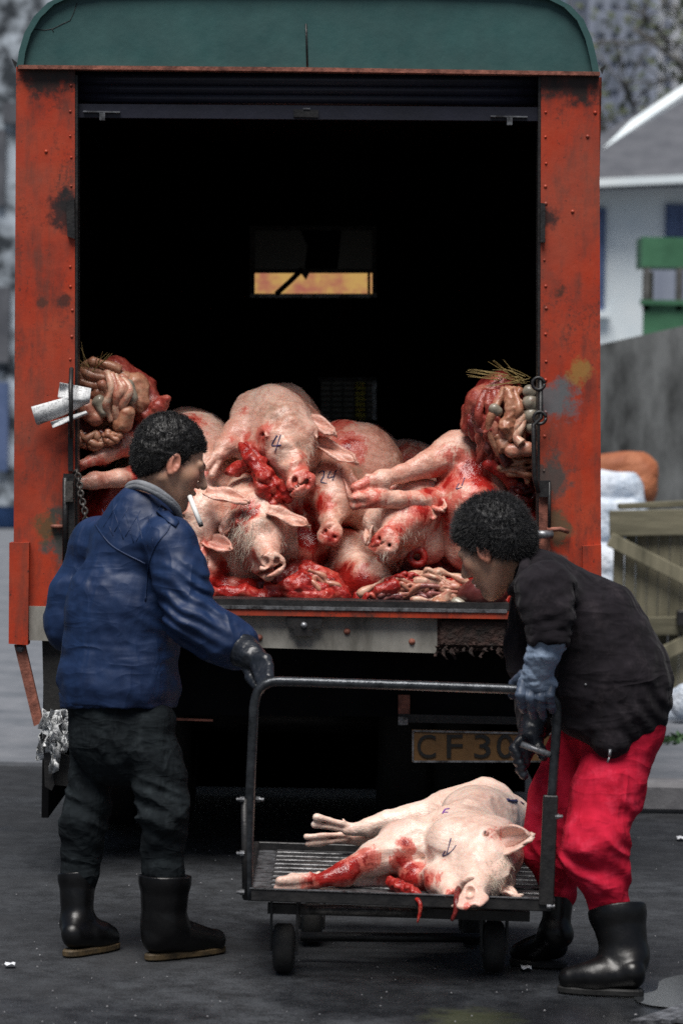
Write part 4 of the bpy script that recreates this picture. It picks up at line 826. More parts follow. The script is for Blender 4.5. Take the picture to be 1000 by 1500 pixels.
# ------------------------------------------------------------------ carcasses
def ear(base, tip, wd, nrm, cup=.25, m=10, n=8, curl=.0, th=.005):
    base, tip = Vector(base), Vector(tip); ax = tip - base; L = ax.length; ax.normalize(); nrm = Vector(nrm); nrm = (nrm - ax * nrm.dot(ax)).normalized(); sd = ax.cross(nrm)
    def fn(u, v):
        t = v * 2 - 1; hw = wd * (.62 + .55 * u - 0.25 * u * u) * math.sqrt(max(1 - u ** 2.6, 0.0004)); 
        p = base + ax * L * u * (1 - .08 * t * t) + sd * t * hw + nrm * (cup * wd * (t * t - .35) * (1 - u * .5) + curl * L * u * u)
        return p + nrm * (.006 * math.sin(u * 9 + t * 3 + base.x * 40) + .004 * math.sin(t * 8 + u * 4))
    return MB().grid(fn, m, n, True, th)
def carcass(name, label, D, chains, heads=(), ears=(), blood=(), pink=(), dirt=(), h=.0056, cuts=(), group='pig carcasses heaped in the lorry', toes=(), lumps=(), cut_noise=1.0, ink=(), bristles=(), pinkbase=.17, bloody=1.25, wear=1.0):
    """chains: lists of (px, py, distance, radius in px); heads: (skull, snout, up vector); everything grows into one skin"""
    s = Sdf(); Wp = lambda q: W(q[0], q[1], D + q[2]); rp = lambda q: rad(q[3], D + q[2])
    for ch_ in chains: s.chain([(Wp(q), rp(q)) for q in ch_], .045 if min(q[3] for q in ch_) > 20 else .016)
    for q in lumps: s.ball(Wp(q), rp(q), .03)
    for (a, b, r0, r1) in toes:                              # a trotter: two long toes and two dew claws
        a, b = Wp(a), Wp(b); f = (b - a); L = f.length; f.normalize(); sd = f.cross(Vector((0, 1, .3))).normalized(); r0, r1 = rad(r0, D), rad(r1, D)
        for e in (-1, 1):
            s.cone(a + sd * e * r0 * .40, b + sd * e * r0 * .62, r0 * .74, r1 * 1.75, .004); s.cone(a - f * L * .12, a + f * L * .26 + sd * e * r0 * 1.0 + Vector((0, 0, r0 * .3)), r0 * .45, r1 * .75, .006)
    noses = []; eyes = []; nost = []; eL = .3
    for hd in heads:
        H, N_, up = Wp(hd[0]), Wp(hd[1]), Vector(hd[2]); k = hd[3] if len(hd) > 3 else 1.0; mo = hd[4] if len(hd) > 4 else .03
        f = N_ - H; L = f.length; f.normalize(); u = (up - f * up.dot(f)).normalized(); w_ = f.cross(u); Q = lambda x, y, z: H + f * x * L + w_ * y * L * k + u * z * L * k
        s.ball(H, .40 * L * k, .04); s.cone(Q(.05, 0, .12), Q(.35, 0, .10), .30 * L * k, .25 * L * k, .04)
        s.cone(Q(.30, 0, .02), Q(.82, 0, .03), .27 * L * k, .140 * L * k, .05); s.ell(Q(.945, 0, .03), (.050 * L, .180 * L * k, .160 * L * k), np.array(Matrix((f, w_, u))), .013)
        for y in (-1, 1):
            s.ball(Q(.12, y * .27, -.22), .23 * L * k, .05); s.ball(Q(.22, y * .24, .20), .105 * L * k, .03)
        s.cone(Q(.10, 0, -.26), Q(.80, 0, -.20), .23 * L * k, .085 * L * k, .03)
        MM = np.array(Matrix((f, w_, u)))
        s.ell(Q(.80, 0, -.150), (.34 * L, .22 * L * k, mo * .75 * L * k), MM, .008, True)
        for y in (-1, 1):
            s.cone(Q(.90, y * .066, .045), Q(1.06, y * .070, .05), .026 * L, .040 * L, .005, None, True)
            s.ell(Q(.30, y * .315, .23), (.050 * L, .018 * L, .007 * L), MM, .006, True); s.cone(Q(.22, y * .315, .252), Q(.38, y * .30, .235), .016 * L, .012 * L, .008)
        noses.append((H, L, Q)); eyes += [Q(.30, y * .325, .23) for y in (-1, 1)]; nost += [Q(.97, y * .068, .045) for y in (-1, 1)] + [Q(.8, 0, -.15)]; eL = L
    for (p, r) in cuts: s.ball(Wp(p), rad(r, D), .015, True)
    def disp(P):
        d = .0085 * noise(P, 8, 2) + .0050 * noise(P, 19, 4) + .0018 * noise(P, 55, 6) + .0055 * (2.2 * np.abs(noise(P * np.array([.55, .8, 1]), 13, 11)) - .6) * np.clip(noise(P, 6, 15) * 2 + .4, 0, 1)
        for H, L, Q in noses:
            e = np.linalg.norm(P - np.array(Q(.3, 0, 0)), axis=1); k = np.clip(1 - e / (L * .95), 0, 1); t = (P - np.array(H)) @ np.array((Q(1, 0, 0) - Q(0, 0, 0)).normalized())
            d = d + .0045 * k * np.sin(t / L * 34 + 3 * noise(P, 14, 3)) * np.clip(noise(P, 12, 8) + .35, 0, 1)
        return d * cut_noise
    v, q = s.build(h, disp); q = flip_check(v, q); nb = len(v)
    em = [ear(Wp(e[0]), Wp(e[1]), rad(e[2], D), e[3], *(e[4:])) for e in ears]
    me = np_mesh(name, v, q)
    o = link(name, me, M['skin']); tag(o, label, 'pig carcass', group)
    bvh = BVHTree.FromPolygons(v.tolist(), q.tolist())
    X = v
    def field(spots, XX, sx=1.0):
        A_ = np.zeros(len(XX), np.float32)
        for sp in spots:
            p = np.array(on(bvh, sp[0], sp[1], 0, D + (sp[4] if len(sp) > 4 else 0))[0]); dd = np.linalg.norm(XX - p, axis=1) / rad(sp[2], D); A_ = np.maximum(A_, sp[3] * np.clip(1.25 - dd, 0, 1))
        return A_
    rs = np.random.default_rng(len(label)); allp = v[rs.integers(0, nb, 14)]; ar_ = rs.uniform(.03, .10, 14); as_ = rs.uniform(.2, .6, 14) * bloody
    def smear(XX):
        A_ = np.zeros(len(XX))
        for p, r_, s_ in zip(allp, ar_, as_): A_ = np.maximum(A_, s_ * np.clip(1.25 - np.linalg.norm(XX - p, axis=1) / r_, 0, 1))
        return A_
    def paint(mesh, XX, base=0.0):
        set_attr(mesh, 'blood', np.clip(np.maximum(field(blood, XX), smear(XX)), 0, 1)); set_attr(mesh, 'pink', np.clip(field(pink, XX) + pinkbase + .12 * noise(XX, 5, 2) + base, 0, 1)); set_attr(mesh, 'dirt', np.clip(field(dirt, XX) + .12 + .22 * noise(XX, 6, 5), 0, 1)); nr = np.zeros(len(XX))
        for e_ in eyes: nr = np.maximum(nr, np.clip((1.3 - np.linalg.norm(XX - np.array(e_), axis=1) / (.018 * eL)) * 2, 0, 1))
        for e_ in nost: nr = np.maximum(nr, np.clip((1.4 - np.linalg.norm(XX - np.array(e_), axis=1) / (.034 * eL)) * 2, 0, .85))  # shade painted into nostrils and mouth
        set_attr(mesh, 'inner', nr); set_attr(mesh, 'wear', np.full(len(XX), wear))
    paint(me, X)
    for m_ in em: eo = m_.build('ear', M['skin'], o); paint(eo.data, np.array(m_.v), .28)
    for pts, mm, wd in ink:
        pl_ = [on(bvh, p.x, p.y, .0006) for p in smooth_path([Vector((x, y, 0)) for x, y in pts], 5)]; b = MB()
        b.tube([p for p, n_ in pl_], [rad(wd * random.uniform(.75, 1.1), D) for _ in pl_], 6); b.build('ink_mark', M[mm], o)
    if bristles:
        b = MB(); rg = random.Random(5)
        for (bx, by, br_, n_, L_) in bristles:
            for _ in range(n_):
                px, py = bx + rg.gauss(0, br_ * .5), by + rg.gauss(0, br_ * .5); p, nn = on(bvh, px, py, -.001)
                if (p - W(px, py, D)).length > .35: continue
                dr = (nn * .6 + Vector((rg.gauss(0, .35), rg.gauss(0, .2), -.75))).normalized(); l = L_ * rg.uniform(.5, 1.2); b.tube([p, p + dr * l * .5 + nn * l * .12, p + dr * l + Vector((0, 0, -l * .2))], [.0006, .0005, .0002], 3, False)
        tag(b.build('bristles', M['bristle'], o), kind='stuff')
    return o, bvh

# the single carcass on the trolley
K, Kb = carcass('pig_carcass', 'clean pale pig carcass lying alone on the trolley, snout over the front rail', 8.3,
    [[(728, 1205, .42, 52), (700, 1212, .22, 58), (670, 1234, -.02, 50), (682, 1250, -.14, 42)],                 # trunk to neck
     [(708, 1190, .46, 50), (650, 1193, .46, 36), (596, 1200, .44, 22), (540, 1212, .42, 13), (508, 1216, .42, 11)],   # upper hind leg
     [(690, 1225, .40, 45), (620, 1232, .46, 26), (530, 1226, .48, 13), (500, 1228, .48, 10)],
     [(590, 1240, -.02, 40), (640, 1245, .02, 50)],
     [(600, 1236, -.06, 36), (545, 1258, -.12, 24), (505, 1279, -.17, 15), (462, 1292, -.2, 10.5)],
     [(600, 1272, .02, 32), (560, 1288, -.06, 19), (520, 1290, -.1, 13), (475, 1292, -.12, 10)]],
    heads=[((704, 1250, -.10), (684, 1324, -.43), (.84, -.34, .34), .84, .05)],
    ears=[((712, 1240, -.20), (784, 1225, -.25), 29, (-.25, -.85, .35), .8, 18, 16, .06, .007), ((722, 1300, -.24), (764, 1315, -.28), 13, (0, -.2, 1), .3)],
    toes=[((512, 1213, .42, 0), (463, 1203, .40, 0), 10, 4.5), ((505, 1226, .46, 0), (450, 1231, .46, 0), 10, 4.5), ((468, 1290, -.2, 0), (410, 1296, -.24, 0), 10, 4.6), ((480, 1291, -.12, 0), (428, 1292, -.13, 0), 9, 4.4)],
    lumps=[(646, 1288, -.20, 27), (612, 1288, -.13, 25)],
    blood=[(598, 1300, 36, 1.0), (616, 1310, 36, 1.0), (592, 1235, 14, .8), (604, 1270, 22, .8), (575, 1285, 26, .8), (640, 1318, 24, .8), (660, 1328, 14, .9), (684, 1330, 12, .45), (665, 1310, 14, .6), (500, 1277, 30, 1.0), (478, 1287, 26, .95), (538, 1262, 28, .7), (520, 1270, 26, .85), (600, 1245, 18, .5), (586, 1262, 20, .7), (625, 1290, 26, .7), (455, 1294, 22, .45), (648, 1262, 8, .25), (594, 1225, 10, .3), (590, 1320, 20, .9)],
    pink=[(545, 1265, 45, .35), (480, 1285, 30, .6), (690, 1325, 26, 1.0), (745, 1225, 40, .45), (575, 1205, 38, .3), (640, 1180, 60, .16), (745, 1318, 20, .6), (710, 1262, 24, .3), (540, 1290, 40, .4)],
    dirt=[(718, 1255, 20, .2), (668, 1325, 14, .5), (735, 1222, 24, .2), (700, 1262, 8, .5)], h=.0040, group=None, pinkbase=.0, bloody=.3, wear=.12,
    ink=[([(660, 1228), (657, 1240), (654, 1250)], 'ink', .9), ([(668, 1238), (660, 1248), (648, 1254), (652, 1246)], 'ink', .8), ([(742, 1172), (748, 1174), (755, 1174)], 'ink', 3.2), ([(762, 1175), (766, 1178)], 'ink', 1.6), ([(648, 1192), (652, 1186), (658, 1185)], 'inkp', 1.4), ([(648, 1190), (656, 1190)], 'inkp', .9)],
    bristles=[(722, 1290, 22, 90, .022), (738, 1262, 14, 40, .02)])
tg = MB(); tg.tube(smooth_path([W(671, 1300, 7.96), W(668, 1318, 7.885), W(667, 1335, 7.87), W(661, 1349, 7.87)], 4), [.006, .009, .009, .008, .008, .008, .008, .008, .007, .006, .006, .005, .004][:13], 8); tg.build('tongue', M['darkflesh'], K)
b = MB(); b.tube(smooth_path([W(590, 1308, 8.06), W(603, 1314, 7.99), W(614, 1321, 7.935), W(615, 1335, 7.93), W(611, 1352, 7.93)], 4), [.008, .009, .009, .008, .008, .008, .007, .007, .006, .006, .006, .006, .005, .005, .004, .003, .002][:17], 8)
b.build('blood_clot', M['flesh'], K); s_ = Sdf().chain([(W(572, 1292, 8.10), .014), (W(588, 1300, 8.04), .020), (W(604, 1308, 8.0), .017), (W(616, 1316, 7.97), .011)], .012); body('torn_throat', s_, .0028, M['flesh'], K, lambda P: .006 * noise(P, 55, 2) + .004 * noise(P, 110, 4))

UP = (0, -.8, .5)
# A: the topmost carcass, head hanging towards us, marked 4
carcass('pig_carcass', 'topmost pig carcass in the heap, blue 4 inked on its hanging head', 10.15,
    [[(405, 618, .03, 48), (412, 622, .32, 55), (440, 660, .85, 60)], [(372, 612, .05, 36), (348, 634, -.04, 24), (332, 655, -.10, 17), (322, 668, -.14, 12)], [(415, 650, -.04, 46), (400, 610, .05, 44)], [(445, 640, .1, 40), (470, 690, .2, 32)]],
    heads=[((412, 636, -.06), (441, 715, -.31), (.22, -.8, .5), .95)],
    ears=[((448, 612, -.06), (494, 638, -.14), 16, (-.2, -.6, .8), .5), ((462, 648, -.08), (526, 680, -.16), 17, (-.2, -.6, .7), .45)], toes=[((322, 668, -.14, 0), (306, 690, -.18, 0), 10, 4.5)],
    blood=[(372, 665, 28, .7), (385, 690, 30, .9), (400, 708, 24, .9), (340, 640, 18, .35), (360, 640, 16, .6), (424, 716, 18, .55), (440, 720, 14, .5), (330, 600, 12, .3)],
    pink=[(345, 630, 40, .4), (440, 712, 20, .6), (470, 630, 30, .5), (425, 690, 30, .2), (440, 585, 40, .2)], dirt=[(405, 600, 40, .6), (440, 650, 26, .45), (410, 670, 22, .4), (470, 640, 24, .4), (430, 580, 30, .35)],
    ink=[([(406, 638), (401, 646), (399, 653), (412, 652)], 'ink', 1.2), ([(411, 637), (407, 650), (403, 662)], 'ink', 1.0)], bristles=[(455, 660, 22, 70, .02)])
# B: broad back and hanging head marked 24
carcass('pig_carcass', 'broad backed pig carcass behind the topmost one, blue 24 inked on its hanging head', 10.35,
    [[(516, 690, .0, 74), (520, 700, .4, 76), (500, 700, .8, 66)], [(510, 690, -.05, 62), (488, 712, -.18, 40)], [(545, 740, -.05, 50), (590, 800, -.1, 40)]],
    heads=[((486, 712, -.18), (482, 788, -.42), (.25, -.85, .45), .85)],
    ears=[((505, 690, -.26), (522, 742, -.34), 16, (.5, -.8, .2), .6)],
    blood=[(470, 740, 24, .7), (465, 770, 22, .8), (485, 788, 18, .75), (500, 770, 22, .5), (460, 720, 18, .5), (450, 745, 18, .85)],
    pink=[(484, 785, 22, .7), (530, 640, 50, .12), (515, 710, 22, .5), (560, 700, 40, .25)], dirt=[(520, 690, 26, .6), (540, 640, 50, .30), (480, 740, 20, .3), (575, 680, 30, .3)],
    ink=[([(467, 693), (474, 690), (474, 698), (470, 706), (479, 708)], 'ink', 1.0), ([(484, 690), (480, 700), (490, 698)], 'ink', .9), ([(492, 689), (487, 704)], 'ink', .9)])
# C: pale bristly head low in the middle, blood down its cheek
carcass('pig_carcass', 'white bristly pig carcass low in the middle, pale ear folded over one eye', 10.05,
    [[(378, 720, .55, 62), (365, 720, .2, 55), (368, 745, -.02, 48)], [(345, 790, .05, 40), (350, 830, .02, 38), (430, 820, .08, 40)], [(420, 760, .15, 45), (455, 800, .12, 36)]],
    heads=[((376, 765, -.04), (398, 833, -.31), (.15, -.8, .5), .98)],
    ears=[((392, 748, -.20), (456, 772, -.22), 16, (.1, -.7, .7), .35), ((345, 752, -.10), (325, 785, -.16), 16, (-.3, -.8, .3), .4)],
    blood=[(360, 750, 24, .85), (350, 770, 22, .7), (345, 800, 16, .4), (400, 725, 24, .6), (420, 745, 26, .5), (450, 790, 36, .9), (440, 840, 40, 1.0), (405, 845, 24, .8), (470, 830, 34, 1.0), (370, 690, 20, .6), (385, 710, 20, .8), (450, 770, 26, .7)],
    pink=[(398, 835, 18, .5), (420, 770, 20, .1), (345, 790, 30, .3), (370, 700, 40, .1)], dirt=[(392, 765, 20, .6), (430, 790, 26, .5), (380, 800, 18, .3), (440, 770, 18, .5)],
    bristles=[(352, 775, 28, 260, .03), (362, 745, 18, 120, .03), (420, 790, 22, 80, .02), (350, 815, 20, 120, .03)])
# D: on the left, head behind the smoker, ear stuck out
carcass('pig_carcass', 'pig carcass at the smoker\'s face, one big ear sticking out to the side', 10.1,
    [[(280, 655, .45, 60), (285, 665, .15, 56), (300, 710, .0, 44)], [(330, 700, .1, 36), (325, 740, .05, 40)], [(240, 680, .15, 50), (250, 760, .1, 50)]],
    heads=[((300, 745, -.08), (285, 830, -.2), (.1, -.9, .3), .9)],
    ears=[((300, 722, -.22), (367, 736, -.26), 18, (-.1, -.65, .8), .5, 12, 10)],
    blood=[(300, 800, 20, .35), (300, 690, 16, .3)], pink=[(335, 730, 40, .55), (270, 620, 40, .35), (300, 640, 30, .25), (315, 760, 30, .2)], dirt=[(320, 715, 12, .9), (290, 760, 26, .3), (265, 610, 24, .2)], ink=[([(318, 713), (323, 717), (328, 716)], 'ink', 2.2)])
# E: bottom left
carcass('pig_carcass', 'bloodied pig carcass at the bottom left of the heap with a torn open ear', 10.05,
    [[(310, 835, .25, 46), (318, 832, .05, 42), (330, 850, .0, 30)], [(360, 845, .1, 34), (300, 860, .0, 26)], [(290, 862, -.08, 18), (340, 862, -.1, 16), (400, 866, -.08, 14)]],
    heads=[((310, 815, -.04), (292, 872, -.16), (.2, -.9, .2), .9)], ears=[((304, 792, -.12), (342, 806, -.20), 18, (-.1, -.8, .5), .6), ],
    blood=[(330, 835, 24, .7), (320, 860, 30, .9), (370, 865, 40, .95), (300, 868, 24, .9), (345, 815, 18, .7), (385, 850, 26, .9), (325, 845, 20, .8)], pink=[(310, 820, 40, .55), (340, 800, 24, .5)], dirt=[(310, 800, 20, .4)], pinkbase=.3)
# F: snout pointing at us, right of centre
carcass('pig_carcass', 'blood spattered pig carcass with its snout disc facing out, under the crossed trotters', 10.05,
    [[(665, 755, .45, 62), (645, 755, .15, 58), (615, 752, .0, 48)], [(640, 740, .1, 50), (690, 770, .2, 60)], [(580, 830, .2, 40), (640, 815, .2, 36)]],
    heads=[((606, 752, -.04), (560, 801, -.30), (.10, -.75, .65), 1.05)],
    ears=[((632, 735, -.12), (652, 748, -.2), 16, (.0, -.8, .6), .4), ((548, 750, -.02), (537, 800, -.12), 12, (-.6, -.7, .2), .4)],
    blood=[(620, 745, 34, .62), (600, 735, 24, .5), (570, 770, 22, .5), (545, 790, 20, .75), (600, 765, 22, .45), (640, 760, 26, .5), (560, 815, 14, .6), (585, 745, 18, .45)], pink=[(560, 798, 30, .75), (600, 770, 40, .45)], dirt=[(560, 800, 12, .3), (580, 770, 20, .2)], pinkbase=.12,
    bristles=[(562, 815, 8, 30, .02), (590, 790, 24, 60, .016)])
# G: legs crossed out to the left, red chest
carcass('pig_carcass', 'pig carcass on the right with two forelegs stretched out sideways and an opened red chest', 10.0,
    [[(690, 672, .30, 44), (688, 690, .05, 46), (690, 740, -.02, 52), (690, 790, .0, 46)], [(668, 664, .02, 35), (628, 681, -.05, 20), (590, 694, -.12, 14), (560, 703, -.17, 11.5), (545, 706, -.18, 9.5)], [(668, 728, .0, 28), (628, 732, -.08, 19), (585, 732, -.16, 13.5), (548, 731, -.2, 11)], [(738, 715, .05, 32), (748, 760, .05, 36), (742, 800, .1, 34)]],
    toes=[((548, 707, -.18, 0), (521, 719, -.2, 0), 9, 4.2), ((550, 731, -.2, 0), (519, 734, -.22, 0), 9.5, 4.4)],
    cuts=[((690, 695, -.18, 0), 13)], lumps=[(720, 690, .0, 30), (650, 735, -.02, 26)],
    blood=[(692, 688, 34, .95), (705, 705, 26, .9), (680, 675, 24, .6), (655, 705, 28, .75), (640, 705, 20, .65), (660, 770, 30, .7), (650, 745, 26, .7), (700, 725, 24, .5), (735, 690, 20, .5), (720, 720, 22, .8), (600, 728, 22, .3), (670, 730, 20, .45)],
    pink=[(600, 690, 50, .35), (690, 720, 40, .35), (545, 718, 26, .5), (740, 740, 40, .5)], dirt=[(555, 705, 18, .35), (690, 650, 24, .2)], ink=[([(672, 708), (668, 716), (676, 714)], 'ink', .9), ([(680, 700), (676, 712)], 'ink', .8)])
# H: far left, two bloody legs and a red flank behind the smoker
carcass('pig_carcass', 'pig carcass on the far left with two bloody legs pointing at the orange pillar', 10.0,
    [[(225, 700, .30, 60), (205, 735, .15, 54), (160, 750, .1, 46)], [(228, 630, .05, 25), (188, 650, -.04, 17), (150, 668, -.10, 12), (122, 680, -.14, 9)], [(215, 698, -.02, 23), (172, 702, -.12, 14), (138, 704, -.18, 11.5), (115, 706, -.2, 9.5)], [(130, 770, .1, 38), (170, 830, .1, 48), (260, 830, .15, 50)]],
    toes=[((122, 680, -.14, 0), (102, 690, -.15, 0), 8, 4.2), ((115, 706, -.2, 0), (97, 709, -.22, 0), 8.5, 4.2)],
    blood=[(120, 690, 24, .6), (150, 730, 50, .75), (200, 690, 22, .8), (185, 665, 20, .5), (145, 680, 16, .5), (130, 770, 50, .8), (205, 705, 20, .9)], pink=[(160, 670, 50, .3), (160, 740, 60, .6), (150, 695, 40, .3)], pinkbase=.12)
# I: pale belly at the bottom centre
carcass('pig_carcass', 'small pale pig carcass at the bottom centre, round belly running with blood', 10.0,
    [[(532, 840, .15, 34), (538, 850, .02, 32), (560, 862, .05, 26)], [(510, 850, .1, 34), (490, 862, .05, 26)], [(505, 800, .15, 26), (515, 860, .05, 26)], [(470, 850, .2, 36), (600, 850, .25, 36)]],
    blood=[(530, 850, 24, .6), (512, 860, 30, 1.0), (545, 860, 20, .8), (500, 840, 30, .9), (520, 880, 40, 1.0), (535, 830, 12, .35)], pink=[(535, 840, 30, .3)], pinkbase=.12)
carcass('pig_carcass', 'narrow pig carcass wedged between the two inked heads and the snout disc', 10.2,
    [[(440, 745, .1, 40), (455, 790, .02, 38), (460, 830, .0, 34)], [(440, 790, -.02, 24), (425, 745, -.08, 18), (432, 725, -.1, 14)], [(545, 790, .1, 40), (520, 830, .05, 36), (560, 770, .1, 34)]],
    blood=[(450, 790, 34, 1.0), (430, 760, 26, .8), (470, 830, 34, 1.0), (530, 800, 26, .6)], pink=[(450, 780, 60, .6)], pinkbase=.25, bloody=1.6)
carcass('pig_carcass', 'pig carcass sagging over the heap between the broad back and the right offal bundle', 10.5,
    [[(600, 700, .2, 56), (650, 715, .1, 52), (700, 740, .1, 50)], [(590, 735, .0, 34), (560, 760, -.02, 26)]], blood=[(620, 690, 30, .6), (600, 730, 24, .7)], pinkbase=.2)
# two more filling the load behind
carcass('pig_carcass', 'dim pig carcass deepest in the lorry behind the crossed trotters', 10.9, [[(590, 790, .0, 80), (660, 760, .15, 74), (720, 740, .3, 66)], [(600, 820, -.3, 60), (700, 800, -.2, 70)]], h=.009, pinkbase=.2)
carcass('pig_carcass', 'dim pig carcass at the back of the load on the left, only its back showing', 10.9, [[(250, 730, .0, 80), (330, 740, .1, 80), (420, 760, .2, 74)], [(180, 780, -.2, 70), (400, 800, -.3, 70)]], h=.009, pinkbase=.2)

# ------------------------------------------------------------------ offal
def gut(b, c, M3, rx, ry, rows, r, rg, wob=.25, bulge=.25, dens=5, depth=.5):
    """one long gut folded to and fro over the near side of a mound"""
    pts = []
    for i in range(rows):
        v = (i + .5) / rows * 2 - 1; xs = math.sqrt(max(1 - v * v, .08)); n_ = 4
        for j in range(n_):
            u = (j / (n_ - 1) * 2 - 1) * xs * (1 if i % 2 else -1); z = math.sqrt(max(1 - u * u * .8 - v * v * .8, .02)) * depth
            pts.append(c + M3 @ Vector((u * rx + rg.gauss(0, wob * r * 2), -z * min(rx, ry) + rg.gauss(0, r * .4), v * ry + rg.gauss(0, wob * r * 2))))
    ps = smooth_path(pts, dens); ph = rg.uniform(0, 6); b.tube(ps, [r * (1 + bulge * math.sin(k * .9 + ph) * rg.uniform(.3, 1)) for k in range(len(ps))], 8); return b
def lump(name, m, parent, pts, k=.02, h=.004, amp=.004, fr=30):
    s = Sdf().chain(pts, k); return body(name, s, h, m, parent, lambda P: amp * noise(P, fr, 2) + amp * .5 * noise(P, fr * 2.2, 4) - amp * .8 * (1 - 2 * np.abs(noise(P, fr * .6, 7))))
rg = random.Random(21)
def O(px, py, d=9.85): return W(px, py, d)
orr = lambda r: rad(r, 9.85)
I3 = Matrix.Identity(3); RY = lambda a: Matrix.Rotation(R(a), 3, 'Y')
# left bundle tied to the pillar
oL = empty('offal', O(170, 640), 'bundle of stomachs and tan guts tied at the left pillar above the legs', 'offal', 'offal bundles hung at the lorry door')
lump('liver_side', M['mutedflesh'], oL, [(O(170, 545, 10.05), orr(24)), (O(205, 575, 10.05), orr(26)), (O(222, 600, 10.0), orr(18)), (O(240, 590, 10.0), orr(8))])
lump('liver_side', M['mutedflesh'], oL, [(O(212, 610, 9.95), orr(14)), (O(232, 598, 9.92), orr(11)), (O(243, 585, 9.95), orr(5))], amp=.006)
lump('stomach', M['guts2'], oL, [(O(198, 566, 9.95), orr(21)), (O(206, 590, 9.93), orr(15))])
lump('stomach', M['greygut'], oL, [(O(187, 568, 9.88), orr(11)), (O(193, 584, 9.87), orr(9))]); lump('stomach', M['greygut'], oL, [(O(146, 590, 9.86), orr(10)), (O(152, 604, 9.85), orr(8))])
lump('mound', M['guts2'], oL, [(O(140, 560, 9.98), orr(30)), (O(165, 595, 9.98), orr(34)), (O(150, 640, 10.0), orr(24))])
b = MB(); gut(b, O(150, 556, 9.94), RY(12), orr(36), orr(26), 6, orr(7.5), rg); b.build('gut', M['guts2'], oL)
b = MB(); gut(b, O(172, 585, 9.92), RY(70), orr(38), orr(20), 6, orr(6.5), rg); b.build('gut', M['guts'], oL)
for k in range(5):
    b = MB(); b.tube(smooth_path([O(158 + 5 * k, 545 + 3 * k, 9.86), O(166 + 6 * k + rg.gauss(0, 2), 570, 9.83), O(160 + 6 * k + rg.gauss(0, 4), 595, 9.84), O(164 + 6 * k, 618 + rg.gauss(0, 6), 9.86)], 5), [orr(4 + 2.5 * abs(math.sin(j * .5 + k))) for j in range(16)], 8); b.build('gut', M['guts' if k % 2 else 'fat'], oL)
lump('stomach', M['guts2'], oL, [(O(180, 620, 9.86), orr(14)), (O(186, 605, 9.85), orr(11))]); lump('stomach', M['guts'], oL, [(O(128, 600, 9.88), orr(15)), (O(140, 612, 9.87), orr(12))])
b = MB(); gut(b, O(135, 645, 9.90), I3, orr(24), orr(13), 4, orr(5.5), rg, .35, .35); gut(b, O(163, 642, 9.88), RY(30), orr(14), orr(11), 4, orr(5), rg, .35, .35); b.build('ruffled_gut', M['liver'], oL); 
b = MB(); gut(b, O(133, 644, 9.87), I3, orr(20), orr(10), 3, orr(5), rg, .4, .35); gut(b, O(164, 640, 9.85), RY(30), orr(10), orr(9), 3, orr(4.6), rg, .4, .35); b.build('ruffled_gut', M['guts2'], oL)
lump('dark_flesh', M['darkflesh'], oL, [(O(118, 620, 9.95), orr(18)), (O(150, 668, 9.98), orr(14)), (O(185, 640, 9.98), orr(16)), (O(205, 622, 9.98), orr(12))])
# right bundle
oR = empty('offal', O(740, 700), 'long bundle of red and tan guts hanging at the right pillar under straw', 'offal', 'offal bundles hung at the lorry door')
lump('mound', M['darkflesh'], oR, [(O(730, 580, 9.98), orr(36)), (O(738, 630, 9.98), orr(40)), (O(752, 680, 10.0), orr(32)), (O(764, 760, 10.02), orr(22))])
lump('red_flap', M['mutedflesh'], oR, [(O(732, 570, 9.93), orr(22)), (O(706, 590, 9.92), orr(24)), (O(690, 625, 9.94), orr(14))]); lump('red_flap', M['mutedflesh'], oR, [(O(690, 600, 9.98), orr(13)), (O(682, 622, 9.98), orr(9))])
for k in range(6):
    b = MB(); x = 694 + 6.5 * k; b.tube(smooth_path([O(718 + 2 * k + rg.gauss(0, 6), 572, 9.87), O(x + 6 + rg.gauss(0, 6), 600 + rg.gauss(0, 8), 9.84 + rg.gauss(0, .01)), O(x + rg.gauss(0, 7), 636 + rg.gauss(0, 8), 9.85), O(x + 4 + rg.gauss(0, 3), 668 + rg.uniform(-8, 24), 9.88)], 5), [orr(3.5 + 3.2 * abs(math.sin(j * .35 + k))) for j in range(16)], 8); b.build('red_strand', M['mutedflesh'], oR)
for k in range(6):
    b = MB(); x = 722 + 6 * k; b.tube(smooth_path([O(740 + 4 * k + rg.gauss(0, 5), 570, 9.85), O(x + 8 + rg.gauss(0, 7), 598, 9.82 + rg.gauss(0, .012)), O(x + 4 + rg.gauss(0, 8), 628, 9.82 + rg.gauss(0, .012)), O(x + 6, 655 + rg.uniform(-6, 26), 9.85)], 5), [orr(4 + 3 * abs(math.sin(j * .45 + k * 1.7))) for j in range(16)], 8); b.build('gut', M['guts2' if k % 2 else 'guts'], oR)
for (x, y, r_) in ((777, 573, 10), (779, 590, 13), (781, 609, 13), (780, 626, 9), (726, 600, 9)): lump('grey_bulb', M['greygut'], oR, [(O(x - 2, y, 9.82), orr(r_)), (O(x + 2, y + 3, 9.82), orr(r_ * .9))], amp=.0015)
b = MB(); b.tube(smooth_path([O(770, 600, 9.83), O(764, 625, 9.80), O(756, 640, 9.80), O(764, 650, 9.79)], 5), [orr(4 + 4 * (j / 15)) for j in range(16)], 8); b.build('gut', M['fat'], oR)
